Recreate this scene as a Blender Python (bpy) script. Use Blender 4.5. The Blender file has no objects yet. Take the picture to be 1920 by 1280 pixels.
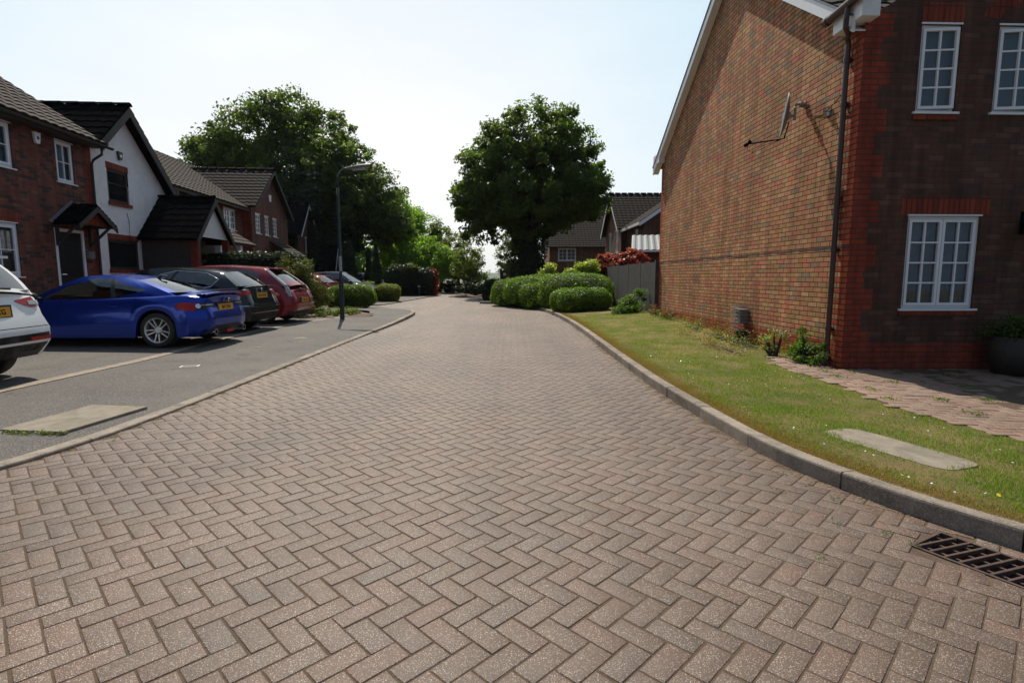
import bpy, bmesh, math, random
import numpy as np
from mathutils import Vector, Matrix, noise
from mathutils.bvhtree import BVHTree
R = math.radians
S = bpy.context.scene
COL = S.collection
# ---------------- camera, sky, sun, exposure
EYE = 1.36
cam = bpy.data.cameras.new('camera'); cam.sensor_width = 36; cam.lens = 1020/1920*36
cam.clip_start = 0.05; cam.clip_end = 9000
co = bpy.data.objects.new('camera', cam); COL.objects.link(co)
co.location = (0, 0, EYE); co.rotation_euler = (R(90)-math.atan(121/1020), 0, 0)
S.camera = co
SUN_EL = 54; SUN_AZ = 15.5          # azimuth: degrees left of the view axis (+Y)
W = bpy.data.worlds.new('World'); S.world = W; W.use_nodes = True
nt = W.node_tree; nt.nodes.clear()
sky = nt.nodes.new('ShaderNodeTexSky'); sky.sky_type = 'NISHITA'; sky.sun_disc = False
sky.sun_elevation = R(SUN_EL); sky.sun_rotation = R(-SUN_AZ); sky.altitude = 60
sky.air_density = 1.2; sky.dust_density = 1.6; sky.ozone_density = 1.5
bg = nt.nodes.new('ShaderNodeBackground'); bg.inputs[1].default_value = 0.10
wo = nt.nodes.new('ShaderNodeOutputWorld')
# thin high cloud: a soft white veil mixed over the blue
tc = nt.nodes.new('ShaderNodeTexCoord'); mp = nt.nodes.new('ShaderNodeMapping')
mp.inputs['Scale'].default_value = (1.0, 1.0, 3.2)
nz = nt.nodes.new('ShaderNodeTexNoise'); nz.inputs['Scale'].default_value = 1.7; nz.inputs['Detail'].default_value = 7; nz.inputs['Roughness'].default_value = .55
rp = nt.nodes.new('ShaderNodeValToRGB'); rp.color_ramp.elements[0].position = .42; rp.color_ramp.elements[1].position = .72
rp.color_ramp.elements[0].color = (.80, .80, .80, 1); rp.color_ramp.elements[1].color = (.97, .97, .97, 1)
mx = nt.nodes.new('ShaderNodeMix'); mx.data_type = 'RGBA'
L = nt.links.new
# the veil is brilliant round the sun and dull away from it
dt = nt.nodes.new('ShaderNodeVectorMath'); dt.operation = 'DOT_PRODUCT'; dt.inputs[1].default_value = (-math.sin(R(SUN_AZ)), math.cos(R(SUN_AZ)), 0)
vr = nt.nodes.new('ShaderNodeValToRGB'); vr.color_ramp.elements[0].position = .0; vr.color_ramp.elements[1].position = .97
vr.color_ramp.elements[0].color = (.16, .23, .33, 1); vr.color_ramp.elements[1].color = (1, 1, 1, 1); e_ = vr.color_ramp.elements.new(.78); e_.color = (.72, .88, .965, 1); e_ = vr.color_ramp.elements.new(.5); e_.color = (.56, .70, .82, 1); e_ = vr.color_ramp.elements.new(.25); e_.color = (.38, .49, .60, 1)
vs_ = nt.nodes.new('ShaderNodeVectorMath'); vs_.operation = 'SCALE'; vs_.inputs['Scale'].default_value = 10.6
L(tc.outputs['Generated'], dt.inputs[0]); L(dt.outputs['Value'], vr.inputs[0]); L(vr.outputs[0], vs_.inputs[0]); L(vs_.outputs[0], mx.inputs['B'])
L(tc.outputs['Generated'], mp.inputs[0]); L(mp.outputs[0], nz.inputs['Vector']); L(nz.outputs[0], rp.inputs[0])
L(rp.outputs[0], mx.inputs['Factor']); L(sky.outputs[0], mx.inputs['A']); L(mx.outputs['Result'], bg.inputs[0]); L(bg.outputs[0], wo.inputs[0])
sl = bpy.data.lights.new('sun', 'SUN'); sl.energy = 5.0; sl.angle = R(.53); sl.color = (1, .92, .78)
so = bpy.data.objects.new('sun', sl); COL.objects.link(so)
sd = Vector((-math.sin(R(SUN_AZ))*math.cos(R(SUN_EL)), math.cos(R(SUN_AZ))*math.cos(R(SUN_EL)), math.sin(R(SUN_EL))))
so.rotation_euler = sd.to_track_quat('Z', 'Y').to_euler(); so.location = sd*60
S.view_settings.view_transform = 'Standard'; S.view_settings.look = 'None'; S.view_settings.gamma = 1
S.view_settings.exposure = 0.0
S.cycles.max_bounces = 6; S.cycles.diffuse_bounces = 3; S.cycles.transparent_max_bounces = 12; S.cycles.transmission_bounces = 4
S.cycles.sample_clamp_indirect = 6
rnd = random.Random(7)
# ---------------- object helpers
def tag(o, label=None, cat=None, group=None, kind=None):
    if label: o['label'] = label
    if cat: o['category'] = cat
    if group: o['group'] = group
    if kind: o['kind'] = kind
    return o
def thing(name, label, cat, loc=(0, 0, 0), rz=0, group=None):
    o = bpy.data.objects.new(name, None); COL.objects.link(o); o.empty_display_size = .2
    o.location = loc; o.rotation_euler = (0, 0, rz)
    return tag(o, label, cat, group)
class MB:
    def __init__(s, fr=None): s.v = []; s.f = []; s.m = []; s.cm = 0; s.fr = fr
    def add(s, pts, faces):
        b = len(s.v)
        if s.fr: pts = [s.fr(*p) for p in pts]
        s.v += [tuple(p) for p in pts]; s.f += [tuple(b+i for i in f) for f in faces]; s.m += [s.cm]*len(faces)
        return s
    def quad(s, *p): return s.add(p, [tuple(range(len(p)))])
    def box(s, x0, x1, y0, y1, z0, z1):
        return s.add([(x0,y0,z0),(x1,y0,z0),(x1,y1,z0),(x0,y1,z0),(x0,y0,z1),(x1,y0,z1),(x1,y1,z1),(x0,y1,z1)],
                     [(0,3,2,1),(4,5,6,7),(0,1,5,4),(1,2,6,5),(2,3,7,6),(3,0,4,7)])
    def prism(s, poly, d):      # poly: 3d points, d: extrude vector
        n = len(poly); q = [tuple(Vector(p)+Vector(d)) for p in poly]
        return s.add(list(poly)+q, [tuple(range(n))[::-1], tuple(range(n, 2*n))]+[(i, (i+1) % n, n+(i+1) % n, n+i) for i in range(n)])
    def tube(s, pts, r, n=8, cap=True):
        pts = [Vector(p) for p in pts]; rs = r if isinstance(r, (list, tuple)) else [r]*len(pts)
        vs = []; up = Vector((0, 0, 1))
        for i, p in enumerate(pts):
            t = (pts[min(i+1, len(pts)-1)]-pts[max(i-1, 0)]).normalized()
            a = t.cross(up) if abs(t.z) < .95 else t.cross(Vector((0, 1, 0)))
            a.normalize(); b = a.cross(t)
            vs += [p+(a*math.cos(k*2*math.pi/n)+b*math.sin(k*2*math.pi/n))*rs[i] for k in range(n)]
        fs = [(i*n+k, i*n+(k+1) % n, (i+1)*n+(k+1) % n, (i+1)*n+k) for i in range(len(pts)-1) for k in range(n)]
        if cap: fs += [tuple(range(n))[::-1], tuple((len(pts)-1)*n+k for k in range(n))]
        return s.add(vs, fs)
    def lathe(s, prof, c=(0, 0, 0), n=24, axis='z'):    # prof: (r, h)
        vs = []
        for r, h in prof:
            for k in range(n):
                a = 2*math.pi*k/n; x, y = r*math.cos(a), r*math.sin(a)
                p = (x, y, h) if axis == 'z' else ((x, h, y) if axis == 'y' else (h, x, y))
                vs.append((p[0]+c[0], p[1]+c[1], p[2]+c[2]))
        m = len(prof)
        fs = [(i*n+k, i*n+(k+1) % n, (i+1)*n+(k+1) % n, (i+1)*n+k) for i in range(m-1) for k in range(n)]
        return s.add(vs, fs)
    def grid(s, P):            # P[i][j] points
        n, m = len(P), len(P[0]); return s.add([p for r in P for p in r], [(i*m+j, (i+1)*m+j, (i+1)*m+j+1, i*m+j+1) for i in range(n-1) for j in range(m-1)])
    def build(s, name, mats, parent=None, smooth=False, fix=True, bevel=0):
        me = bpy.data.meshes.new(name); me.from_pydata([tuple(v) for v in s.v], [], s.f)
        for m in (mats if isinstance(mats, (list, tuple)) else [mats]): me.materials.append(m)
        me.polygons.foreach_set('material_index', s.m)
        if fix:
            bm = bmesh.new(); bm.from_mesh(me); bmesh.ops.recalc_face_normals(bm, faces=bm.faces); bm.to_mesh(me); bm.free()
        if smooth: me.polygons.foreach_set('use_smooth', [True]*len(me.polygons))
        o = bpy.data.objects.new(name, me); COL.objects.link(o)
        if parent: o.parent = parent
        if bevel:
            md = o.modifiers.new('b', 'BEVEL'); md.width = bevel; md.segments = 2; md.limit_method = 'ANGLE'; md.angle_limit = R(40)
        return o
def np_mesh(name, V, F, mat, parent=None, tint=None, smooth=False, midx=None):
    me = bpy.data.meshes.new(name); V = np.asarray(V, np.float32); F = np.asarray(F, np.int32)
    k = F.shape[1]; me.vertices.add(len(V)); me.vertices.foreach_set('co', V.ravel())
    me.loops.add(F.size); me.loops.foreach_set('vertex_index', F.ravel())
    me.polygons.add(len(F)); me.polygons.foreach_set('loop_start', np.arange(0, F.size, k, dtype=np.int32))
    try: me.polygons.foreach_set('loop_total', np.full(len(F), k, np.int32))
    except Exception: pass
    if smooth: me.polygons.foreach_set('use_smooth', np.ones(len(F), bool))
    for m in (mat if isinstance(mat, (list, tuple)) else [mat]): me.materials.append(m)
    if midx is not None: me.polygons.foreach_set('material_index', np.asarray(midx, np.int32))
    me.update(calc_edges=True); me.validate()
    if tint is not None:
        a = me.attributes.new('tint', 'FLOAT', 'POINT'); a.data.foreach_set('value', np.asarray(tint, np.float32))
    o = bpy.data.objects.new(name, me); COL.objects.link(o)
    if parent: o.parent = parent
    return o
# ---------------- material helpers
class NT:
    def __init__(s, name):
        s.mat = bpy.data.materials.new(name); s.mat.use_nodes = True; s.t = s.mat.node_tree; s.t.nodes.clear()
        s.out = s.n('ShaderNodeOutputMaterial'); s.L = s.t.links.new
    def n(s, typ, **kw):
        x = s.t.nodes.new(typ)
        for k, v in kw.items(): setattr(x, k, v)
        return x
    def put(s, sock, v):
        if isinstance(v, bpy.types.NodeSocket): s.L(v, sock)
        elif v is not None: sock.default_value = v if not (isinstance(v, tuple) and len(v) == 3 and sock.type == 'RGBA') else (*v, 1)
    def math(s, op, a, b=None, c=None):
        x = s.n('ShaderNodeMath', operation=op); s.put(x.inputs[0], a)
        if b is not None: s.put(x.inputs[1], b)
        if c is not None: s.put(x.inputs[2], c)
        return x.outputs[0]
    def obj(s): return s.n('ShaderNodeTexCoord').outputs['Object']
    def sep(s, v): x = s.n('ShaderNodeSeparateXYZ'); s.L(v, x.inputs[0]); return x.outputs
    def comb(s, a, b, c=0.0): x = s.n('ShaderNodeCombineXYZ'); s.put(x.inputs[0], a); s.put(x.inputs[1], b); s.put(x.inputs[2], c); return x.outputs[0]
    def noise(s, vec, scale, detail=4, rough=.5, out=0):
        x = s.n('ShaderNodeTexNoise'); s.L(vec, x.inputs['Vector']); x.inputs['Scale'].default_value = scale; x.inputs['Detail'].default_value = detail; x.inputs['Roughness'].default_value = rough
        return x.outputs[out]
    def vor(s, vec, scale, feature='F1'):
        x = s.n('ShaderNodeTexVoronoi', feature=feature); s.L(vec, x.inputs['Vector']); x.inputs['Scale'].default_value = scale; return x.outputs
    def white(s, vec): x = s.n('ShaderNodeTexWhiteNoise'); s.L(vec, x.inputs['Vector']); return x.outputs
    def ramp(s, v, stops, interp='LINEAR'):
        x = s.n('ShaderNodeValToRGB'); cr = x.color_ramp; cr.interpolation = interp
        while len(cr.elements) < len(stops): cr.elements.new(.5)
        for e, (p, c) in zip(cr.elements, stops):
            e.position = p; e.color = (*c, 1) if isinstance(c, tuple) else (c, c, c, 1)
        s.L(v, x.inputs[0]); return x.outputs[0]
    def mix(s, f, a, b, mode='MIX'):
        x = s.n('ShaderNodeMix', data_type='RGBA', blend_type=mode); s.put(x.inputs['Factor'], f); s.put(x.inputs['A'], a); s.put(x.inputs['B'], b); return x.outputs['Result']
    def bump(s, h, strength=.4, dist=.01, normal=None):
        x = s.n('ShaderNodeBump'); s.put(x.inputs['Height'], h); x.inputs['Strength'].default_value = strength; x.inputs['Distance'].default_value = dist
        if normal is not None: s.L(normal, x.inputs['Normal'])
        return x.outputs[0]
    def bsdf(s, color, rough=.6, normal=None, metal=0., spec=.5, coat=0., **kw):
        x = s.n('ShaderNodeBsdfPrincipled'); s.put(x.inputs['Base Color'], color); s.put(x.inputs['Roughness'], rough)
        x.inputs['Metallic'].default_value = metal; x.inputs['Specular IOR Level'].default_value = spec; x.inputs['Coat Weight'].default_value = coat
        if coat: x.inputs['Coat Roughness'].default_value = .03
        if normal is not None: s.L(normal, x.inputs['Normal'])
        for k, v in kw.items(): s.put(x.inputs[k], v)
        return x.outputs[0]
    def done(s, sh): s.L(sh, s.out.inputs[0]); return s.mat
def simple(name, c, rough=.6, c2=None, scale=6, bump=0, bscale=60, metal=0., spec=.5, coat=0., dirt=None):
    t = NT(name); o = t.obj(); col = (*c, 1)
    c2 = c2 or tuple(x*.82 for x in c)
    col = t.mix(t.ramp(t.noise(o, scale, 5, .6), [(.35, 0.), (.68, 1.)]), c, c2)
    if dirt: col = t.mix(t.ramp(t.noise(o, 2.3, 8, .65), [(.5, 0.), (.75, .7)]), col, dirt)
    nm = t.bump(t.noise(o, bscale, 4, .6), .5, bump) if bump else None
    return t.done(t.bsdf(col, rough, nm, metal, spec, coat))
def brick_mat(name, tones, mortar, quoin=None, qw=(.215, .33), qrows=4, plinth=None, red=((.30,.055,.025),(.36,.075,.03),(.24,.045,.022)), rough=.85, stain=None, soldier=False, far_q=None):
    t = NT(name); X, Y, Z = t.sep(t.obj()); 
    u = t.math('ADD', X, Y); v = Z
    if soldier: u, v = t.math('ADD', t.math('MULTIPLY', Z, 1.0), .05), t.math('ADD', X, Y)
    row = t.math('FLOOR', t.math('DIVIDE', v, .075)); fv = t.math('FRACT', t.math('DIVIDE', v, .075))
    off = t.math('MULTIPLY', t.math('FLOORED_MODULO', row, 2.0), 0.0 if soldier else .5)
    uu = t.math('ADD', t.math('DIVIDE', u, .225), off); colm = t.math('FLOOR', uu); fu = t.math('FRACT', uu)
    wn = t.white(t.comb(colm, row, 3.1))
    cons = [(i/len(tones), c) for i, c in enumerate(tones)]
    col = t.ramp(wn[0], cons, 'CONSTANT')
    v2 = t.white(t.comb(colm, row, 9.7))[0]
    rcol = t.ramp(v2, [(0, red[0]), (.4, red[1]), (.75, red[2])], 'CONSTANT')
    o = t.obj()
    if quoin is not None:
        blk = t.math('FLOORED_MODULO', t.math('FLOOR', t.math('DIVIDE', row, float(qrows))), 2.0)
        wid = t.math('ADD', t.math('MULTIPLY', blk, qw[1]-qw[0]), qw[0])
        q = t.math('LESS_THAN', u, wid)
        if far_q:
            q = t.math('MAXIMUM', q, t.math('GREATER_THAN', u, t.math('SUBTRACT', far_q, wid)))
        if plinth: q = t.math('MAXIMUM', q, t.math('LESS_THAN', Z, plinth))
        col = t.mix(q, col, rcol)
    elif plinth: col = t.mix(t.math('LESS_THAN', Z, plinth), col, rcol)
    col = t.mix(t.math('MULTIPLY', t.noise(o, 38, 5, .7), .55), col, (.12, .075, .05), 'MIX')
    if stain:   # dark ragged crack line where a cable duct was once fixed
        zz = t.math('ADD', Z, t.math('MULTIPLY', t.math('SUBTRACT', t.noise(o, 1.3, 3), .5), .1))
        line = t.math('LESS_THAN', t.math('ABSOLUTE', t.math('SUBTRACT', zz, stain)), t.math('MULTIPLY', t.noise(o, 5, 4), .045))
        col = t.mix(t.math('MULTIPLY', line, .8), col, (.045, .04, .045))
    mu = t.math('MINIMUM', fu, t.math('SUBTRACT', 1.0, fu)); mv = t.math('MINIMUM', fv, t.math('SUBTRACT', 1.0, fv))
    d = t.math('MINIMUM', t.math('MULTIPLY', mu, .225), t.math('MULTIPLY', mv, .075))
    wob = t.math('MULTIPLY', t.math('SUBTRACT', t.noise(o, 30, 3), .5), .006)
    m = t.n('ShaderNodeMapRange', interpolation_type='SMOOTHSTEP'); t.put(m.inputs[0], t.math('ADD', d, wob)); m.inputs[1].default_value = .0045; m.inputs[2].default_value = .0098
    col = t.mix(m.outputs[0], mortar, col)
    big = t.ramp(t.noise(o, .9, 5, .6), [(.3, .78), (.7, 1.08)])
    col = t.mix(1.0, col, big, 'MULTIPLY')
    stre = t.ramp(t.noise(t.comb(t.math('MULTIPLY', u if not soldier else v, 3.2), t.math('MULTIPLY', Z, .35)), 1.6, 6, .65), [(.42, .72), (.60, 1.05)])     # rain streaks
    col = t.mix(1.0, col, stre, 'MULTIPLY')
    h = t.math('ADD', m.outputs[0], t.math('MULTIPLY', t.noise(o, 90, 4, .7), .25))
    h = t.math('ADD', h, t.math('MULTIPLY', v2, .3))
    return t.done(t.bsdf(col, rough, t.bump(h, .75, .008), 0, .25))
def leaf_mat(name, cols, trans=.45, rough=.45, spec=.4):
    t = NT(name); g = t.n('ShaderNodeNewGeometry'); r = g.outputs['Random Per Island']
    n = len(cols); col = t.ramp(r, [(i/max(1, n-1), c) for i, c in enumerate(cols)])
    col = t.mix(t.ramp(t.noise(t.obj(), .55, 3), [(.35, 0.), (.7, .5)]), col, tuple(c*.62 for c in cols[0]))
    b = t.bsdf(col, rough, None, 0, spec)
    tr = t.n('ShaderNodeBsdfTranslucent'); t.L(t.mix(1.0, col, (1.7, 2.0, .55), 'MULTIPLY'), tr.inputs[0])
    m = t.n('ShaderNodeMixShader'); m.inputs[0].default_value = trans; t.L(b, m.inputs[1]); t.L(tr.outputs[0], m.inputs[2])
    return t.done(m.outputs[0])
# ---------------- materials
M = {}
def paver_mat(name, stops, mortar=False):
    t = NT(name); a = t.n('ShaderNodeAttribute', attribute_name='tint'); o = t.obj()
    col = t.ramp(a.outputs['Fac'], stops)
    col = t.mix(t.ramp(t.noise(o, 1.1, 6, .6), [(.35, 0.), (.7, .45)]), col, (.12, .09, .07))
    col = t.mix(t.math('MULTIPLY', t.noise(o, 55, 4, .7), .45), col, (.10, .07, .055))
    v = t.vor(o, 235); w = t.sep(v['Color'])
    sp = t.math('MULTIPLY', t.math('LESS_THAN', v['Distance'], .42), t.math('GREATER_THAN', w[0], .60))
    pale = t.ramp(w[1], [(0, (.62, .55, .48)), (.55, (.42, .34, .27)), (.88, (.38, .22, .14))])
    wear = t.ramp(t.noise(o, 3.5, 5, .65), [(.30, .45), (.62, 1.)])
    col = t.mix(t.math('MULTIPLY', sp, wear), col, pale)
    v3 = t.vor(o, 300); w3 = t.sep(v3['Color'])
    col = t.mix(t.math('MULTIPLY', t.math('GREATER_THAN', w3[0], .8), .5), col, (.06, .05, .045))
    h = t.math('ADD', t.noise(o, 160, 3, .6), t.math('MULTIPLY', v['Distance'], -.6))
    tr_ = t.ramp(t.noise(t.comb(t.math('MULTIPLY', t.sep(o)[0], 1.5), t.math('MULTIPLY', t.sep(o)[1], .16)), .9, 5, .6), [(.35, .82), (.65, 1.12)])
    col = t.mix(1.0, col, tr_, 'MULTIPLY')
    col = t.mix(1.0, col, t.ramp(t.noise(o, .38, 4, .6), [(.36, .84), (.64, 1.1)]), 'MULTIPLY')
    oil = t.math('MULTIPLY', t.ramp(t.noise(o, .55, 2, .4), [(.62, 0.), (.70, 1.)]), t.ramp(t.noise(o, 6, 5, .7), [(.45, 0.), (.7, .5)]))
    col = t.mix(oil, col, (.045, .038, .034))
    return t.done(t.bsdf(col, .60, t.bump(h, .5, .003), 0, .47))
M['paver'] = paver_mat('block_paving', [(0, (.120, .074, .053)), (.35, (.136, .083, .058)), (.6, (.150, .078, .053)), (.8, (.127, .079, .057)), (1, (.113, .076, .059))])
M['paver_pink'] = paver_mat('pink_blocks', [(0, (.30, .17, .12)), (.4, (.36, .23, .16)), (.7, (.28, .15, .10)), (1, (.34, .26, .20))])
def joint_mat():
    t = NT('joint_sand'); o = t.obj()
    col = t.ramp(t.noise(o, 40, 5, .7), [(.3, (.075, .052, .036)), (.7, (.125, .088, .062))])
    moss = t.ramp(t.noise(o, 2.2, 6, .7), [(.56, 0.), (.68, .6)])
    col = t.mix(moss, col, t.ramp(t.noise(o, 60, 3), [(.3, (.05, .06, .02)), (.7, (.10, .11, .035))]))
    return t.done(t.bsdf(col, .95, t.bump(t.noise(o, 120, 4), .6, .004), 0, .2))
M['joint'] = joint_mat()
def tarmac_mat(name='tarmac', base=(.135, .12, .11), dark=(.06, .053, .05)):
    t = NT(name); o = t.obj(); v = t.vor(o, 95); w = t.sep(v['Color'])
    col = t.ramp(w[0], [(0, dark), (.35, base), (.75, tuple(x*1.35 for x in base)), (.95, (.30, .27, .25))])
    col = t.mix(t.ramp(v['Distance'], [(.35, 0.), (.6, .7)]), col, (.03, .028, .028))
    col = t.mix(t.ramp(t.noise(o, .8, 6, .6), [(.3, 0.), (.7, .4)]), col, (.085, .07, .06))
    col = t.mix(t.ramp(t.noise(o, .45, 5, .6), [(.42, 0.), (.62, .45)]), col, (.17, .15, .13))
    col = t.mix(t.ramp(t.noise(o, 1.9, 4, .6), [(.60, 0.), (.68, .55)]), col, (.055, .047, .042))
    return t.done(t.bsdf(col, .82, t.bump(t.math('MULTIPLY', v['Distance'], -1.), .9, .006), 0, .4))
M['tarmac'] = tarmac_mat()
M['tarmac_far'] = tarmac_mat('side_road_tarmac', (.15, .135, .125))
def kerb_mat():
    t = NT('kerb_concrete'); o = t.obj(); r = t.n('ShaderNodeNewGeometry').outputs['Random Per Island']
    col = t.mix(t.ramp(t.noise(o, 5, 6, .65), [(.35, 0.), (.68, 1.)]), (.33, .275, .22), (.20, .165, .135))
    col = t.mix(1.0, col, t.ramp(r, [(0, .74), (1, 1.12)]), 'MULTIPLY'); col = t.mix(t.ramp(t.noise(o, 2.6, 8, .7), [(.48, 0.), (.7, .75)]), col, (.075, .06, .048))
    v = t.vor(o, 130); col = t.mix(t.math('MULTIPLY', t.math('GREATER_THAN', t.sep(v['Color'])[0], .7), .3), col, (.45, .40, .34))
    return t.done(t.bsdf(col, .85, t.bump(t.noise(o, 110, 5, .7), .7, .005), 0, .3))
M['kerb'] = kerb_mat()
M['edging'] = simple('edging_concrete', (.33, .27, .21), .85, (.22, .17, .13), 8, .004, 120)
M['slab'] = simple('cover_concrete', (.28, .24, .185), .9, (.19, .16, .12), 7, .008, 110, dirt=(.10, .085, .065))
M['iron'] = simple('rusty_iron', (.055, .038, .032), .65, (.11, .055, .035), 20, .003, 90, spec=.5)
M['black'] = simple('black_void', (.006, .006, .006), .95, spec=.1)
def soil_grass(name, g1, g2, straw, soil):
    t = NT(name); o = t.obj()
    col = t.ramp(t.noise(o, 130, 4, .7), [(.3, g1), (.7, g2)])
    X = t.sep(o)
    st = t.ramp(t.noise(o, 1.6, 6, .65), [(.38, 0.), (.56, 1.)])
    col = t.mix(st, col, t.ramp(t.noise(o, 90, 4), [(.35, straw), (.7, soil)]))
    return t.done(t.bsdf(col, .95, t.bump(t.noise(o, 80, 5, .8), .9, .02), 0, .15))
M['lawn'] = soil_grass('lawn_turf', (.07, .085, .02), (.16, .16, .05), (.28, .21, .10), (.20, .13, .07))
M['ground'] = soil_grass('rough_ground', (.04, .06, .015), (.09, .11, .03), (.16, .13, .07), (.10, .07, .045))
M['soil'] = simple('bare_soil', (.13, .085, .055), .95, (.08, .05, .035), 12, .02, 60)
M['grass'] = leaf_mat('grass_blades', [(.15, .25, .03), (.23, .31, .05), (.10, .18, .022), (.32, .31, .10), (.18, .28, .035), (.38, .30, .13)], .35, .5)
M['straw'] = leaf_mat('dry_grass', [(.50, .28, .11), (.28, .16, .07), (.22, .17, .07), (.36, .26, .14)], .25, .6)
BRICK_SHADED = [(0.114, 0.045, 0.029), (0.084, 0.041, 0.029), (0.128, 0.048, 0.03), (0.102, 0.043, 0.028), (0.165, 0.082, 0.057), (0.118, 0.046, 0.03), (0.076, 0.039, 0.033), (0.134, 0.056, 0.038), (0.107, 0.044, 0.03), (0.123, 0.048, 0.032)]  # same brick as the gable, with the front wall's shade painted into the tones
BRICK_LIT = [(0.8, 0.392, 0.17), (0.714, 0.305, 0.142), (0.744, 0.363, 0.149), (0.8, 0.276, 0.142), (0.571, 0.32, 0.12), (0.744, 0.378, 0.197), (0.8, 0.45, 0.211), (0.714, 0.239, 0.133), (0.642, 0.363, 0.142), (0.771, 0.348, 0.155), (0.428, 0.291, 0.184), (0.714, 0.32, 0.163), (0.601, 0.261, 0.12)]  # same brick as the front wall, with sunlight painted into the tones
M['wall_side'] = brick_mat('buff_brick_gable_lit', BRICK_LIT, (.085, .035, .022), quoin=1, qw=(.16, .27), qrows=1, plinth=.43, stain=1.77, far_q=8.67, red=((.58, .085, .030), (.64, .11, .035), (.50, .07, .028)))  # red quoins and plinth brightened here too, as if sunlit
M['wall_front'] = brick_mat('multi_brick_front_shaded', BRICK_SHADED, (.11, .06, .045), quoin=1, qw=(.24, .38), qrows=4, plinth=.43, red=((.37, .040, .018), (.41, .048, .02), (.31, .035, .016)))
M['wall_left'] = brick_mat('red_multi_brick', [(0.22, 0.059, 0.036), (0.156, 0.046, 0.032), (0.256, 0.063, 0.038), (0.05, 0.036, 0.032), (0.201, 0.055, 0.036), (0.265, 0.093, 0.063), (0.046, 0.034, 0.029), (0.238, 0.057, 0.034)], (.13, .07, .055))
M['wall_red'] = brick_mat('red_brick', [(0.18, 0.064, 0.038), (0.143, 0.053, 0.034), (0.21, 0.075, 0.041), (0.12, 0.049, 0.034), (0.165, 0.056, 0.034)], (.13, .08, .06))
M['wall_far'] = brick_mat('far_brick', [(.26, .12, .08), (.20, .10, .07), (.30, .15, .09), (.17, .09, .07)], (.14, .09, .07))
REDQ = [(.34, .042, .02), (.38, .05, .021), (.28, .036, .018)]
M['soldier'] = brick_mat('soldier_course', REDQ, (.10, .04, .03), soldier=True)
M['redq'] = brick_mat('red_quoin_brick', REDQ, (.10, .05, .035))
M['render'] = simple('white_render', (.78, .77, .76), .85, (.70, .69, .69), 3, .003, 150, dirt=(.6, .59, .58))
M['white'] = simple('white_paint', (.80, .80, .80), .35, (.74, .74, .74), 8, spec=.5)
M['upvc'] = simple('white_upvc', (.78, .79, .80), .3, (.74, .74, .76), 5, spec=.5)
M['brown'] = simple('brown_plastic', (.055, .028, .024), .35, (.045, .024, .02), 6, spec=.5)
M['timber'] = simple('dark_timber', (.045, .033, .026), .7, (.03, .022, .018), 14, .003, 60)
M['lead'] = simple('lead_flashing', (.16, .18, .21), .55, (.11, .12, .14), 10)
M['door'] = simple('black_door_paint', (.012, .012, .014), .3)
M['chrome'] = simple('chrome', (.75, .76, .78), .15, metal=1.)
M['galv'] = simple('galvanised', (.42, .42, .42), .4, (.3, .3, .3), 25, metal=.8)
M['grey_metal'] = simple('grey_metal', (.20, .205, .21), .45, (.15, .155, .16), 20, metal=.3)
M['post_green'] = simple('dark_green_paint', (.02, .034, .032), .4, (.03, .042, .04), 14)
def tile_mat(name, a, b, moss=None, sp=.18):
    t = NT(name); o = t.obj(); g = t.n('ShaderNodeNewGeometry'); r = g.outputs['Random Per Island']
    col = t.mix(t.ramp(t.noise(o, 5, 6, .7), [(.3, 0.), (.7, 1.)]), a, b)
    col = t.mix(t.math('MULTIPLY', t.noise(o, 1.2, 3), .5), col, tuple(x*.6 for x in a))
    if moss: col = t.mix(t.ramp(t.noise(o, 9, 6, .75), [(.58, 0.), (.66, .8)]), col, moss)
    return t.done(t.bsdf(col, .85, t.bump(t.noise(o, 70, 4, .7), .4, .004), 0, sp) if sp > .05 else t.bsdf(col, 1., None, 0, 0))
M['tile'] = tile_mat('brown_roof_tiles', (.060, .043, .036), (.034, .026, .023), (.10, .085, .06))
M['tile_dark'] = tile_mat('dark_roof_tiles', (.013, .012, .0125), (.008, .0075, .008), (.03, .028, .02), sp=.04)
M['tile_grey'] = tile_mat('grey_brown_roof_tiles', (.036, .028, .025), (.024, .019, .018), sp=.08)
def glass_mat(name='window_glass', tint=(.55, .62, .66), fac=.12):
    t = NT(name); tr = t.n('ShaderNodeBsdfTransparent'); tr.inputs[0].default_value = (*tint, 1)
    gl = t.n('ShaderNodeBsdfGlossy'); gl.inputs['Roughness'].default_value = .02
    fr = t.n('ShaderNodeFresnel'); fr.inputs[0].default_value = 1.5
    m = t.n('ShaderNodeMixShader'); t.L(t.math('ADD', t.math('MULTIPLY', fr.outputs[0], 1.3), fac), m.inputs[0]); t.L(tr.outputs[0], m.inputs[1]); t.L(gl.outputs[0], m.inputs[2])
    return t.done(m.outputs[0])
M['glass'] = glass_mat(fac=.03)
M['car_glass'] = glass_mat('car_glass', (.45, .52, .52), .10)
M['dark_glass'] = simple('privacy_glass', (.012, .014, .016), .05, (.012, .014, .016), 3, spec=.8)
M['curtain'] = simple('pale_curtain', (.45, .45, .49), .9, (.33, .33, .37), 9)
M['sky_reflection'] = simple('painted_sky_reflection', (.62, .72, .80), .8, (.58, .68, .76), 2)  # backing for upper panes, reflected sky put into its colour
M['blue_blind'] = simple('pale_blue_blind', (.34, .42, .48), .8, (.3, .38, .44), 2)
M['room'] = simple('dark_room', (.03, .03, .035), .9)
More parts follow.
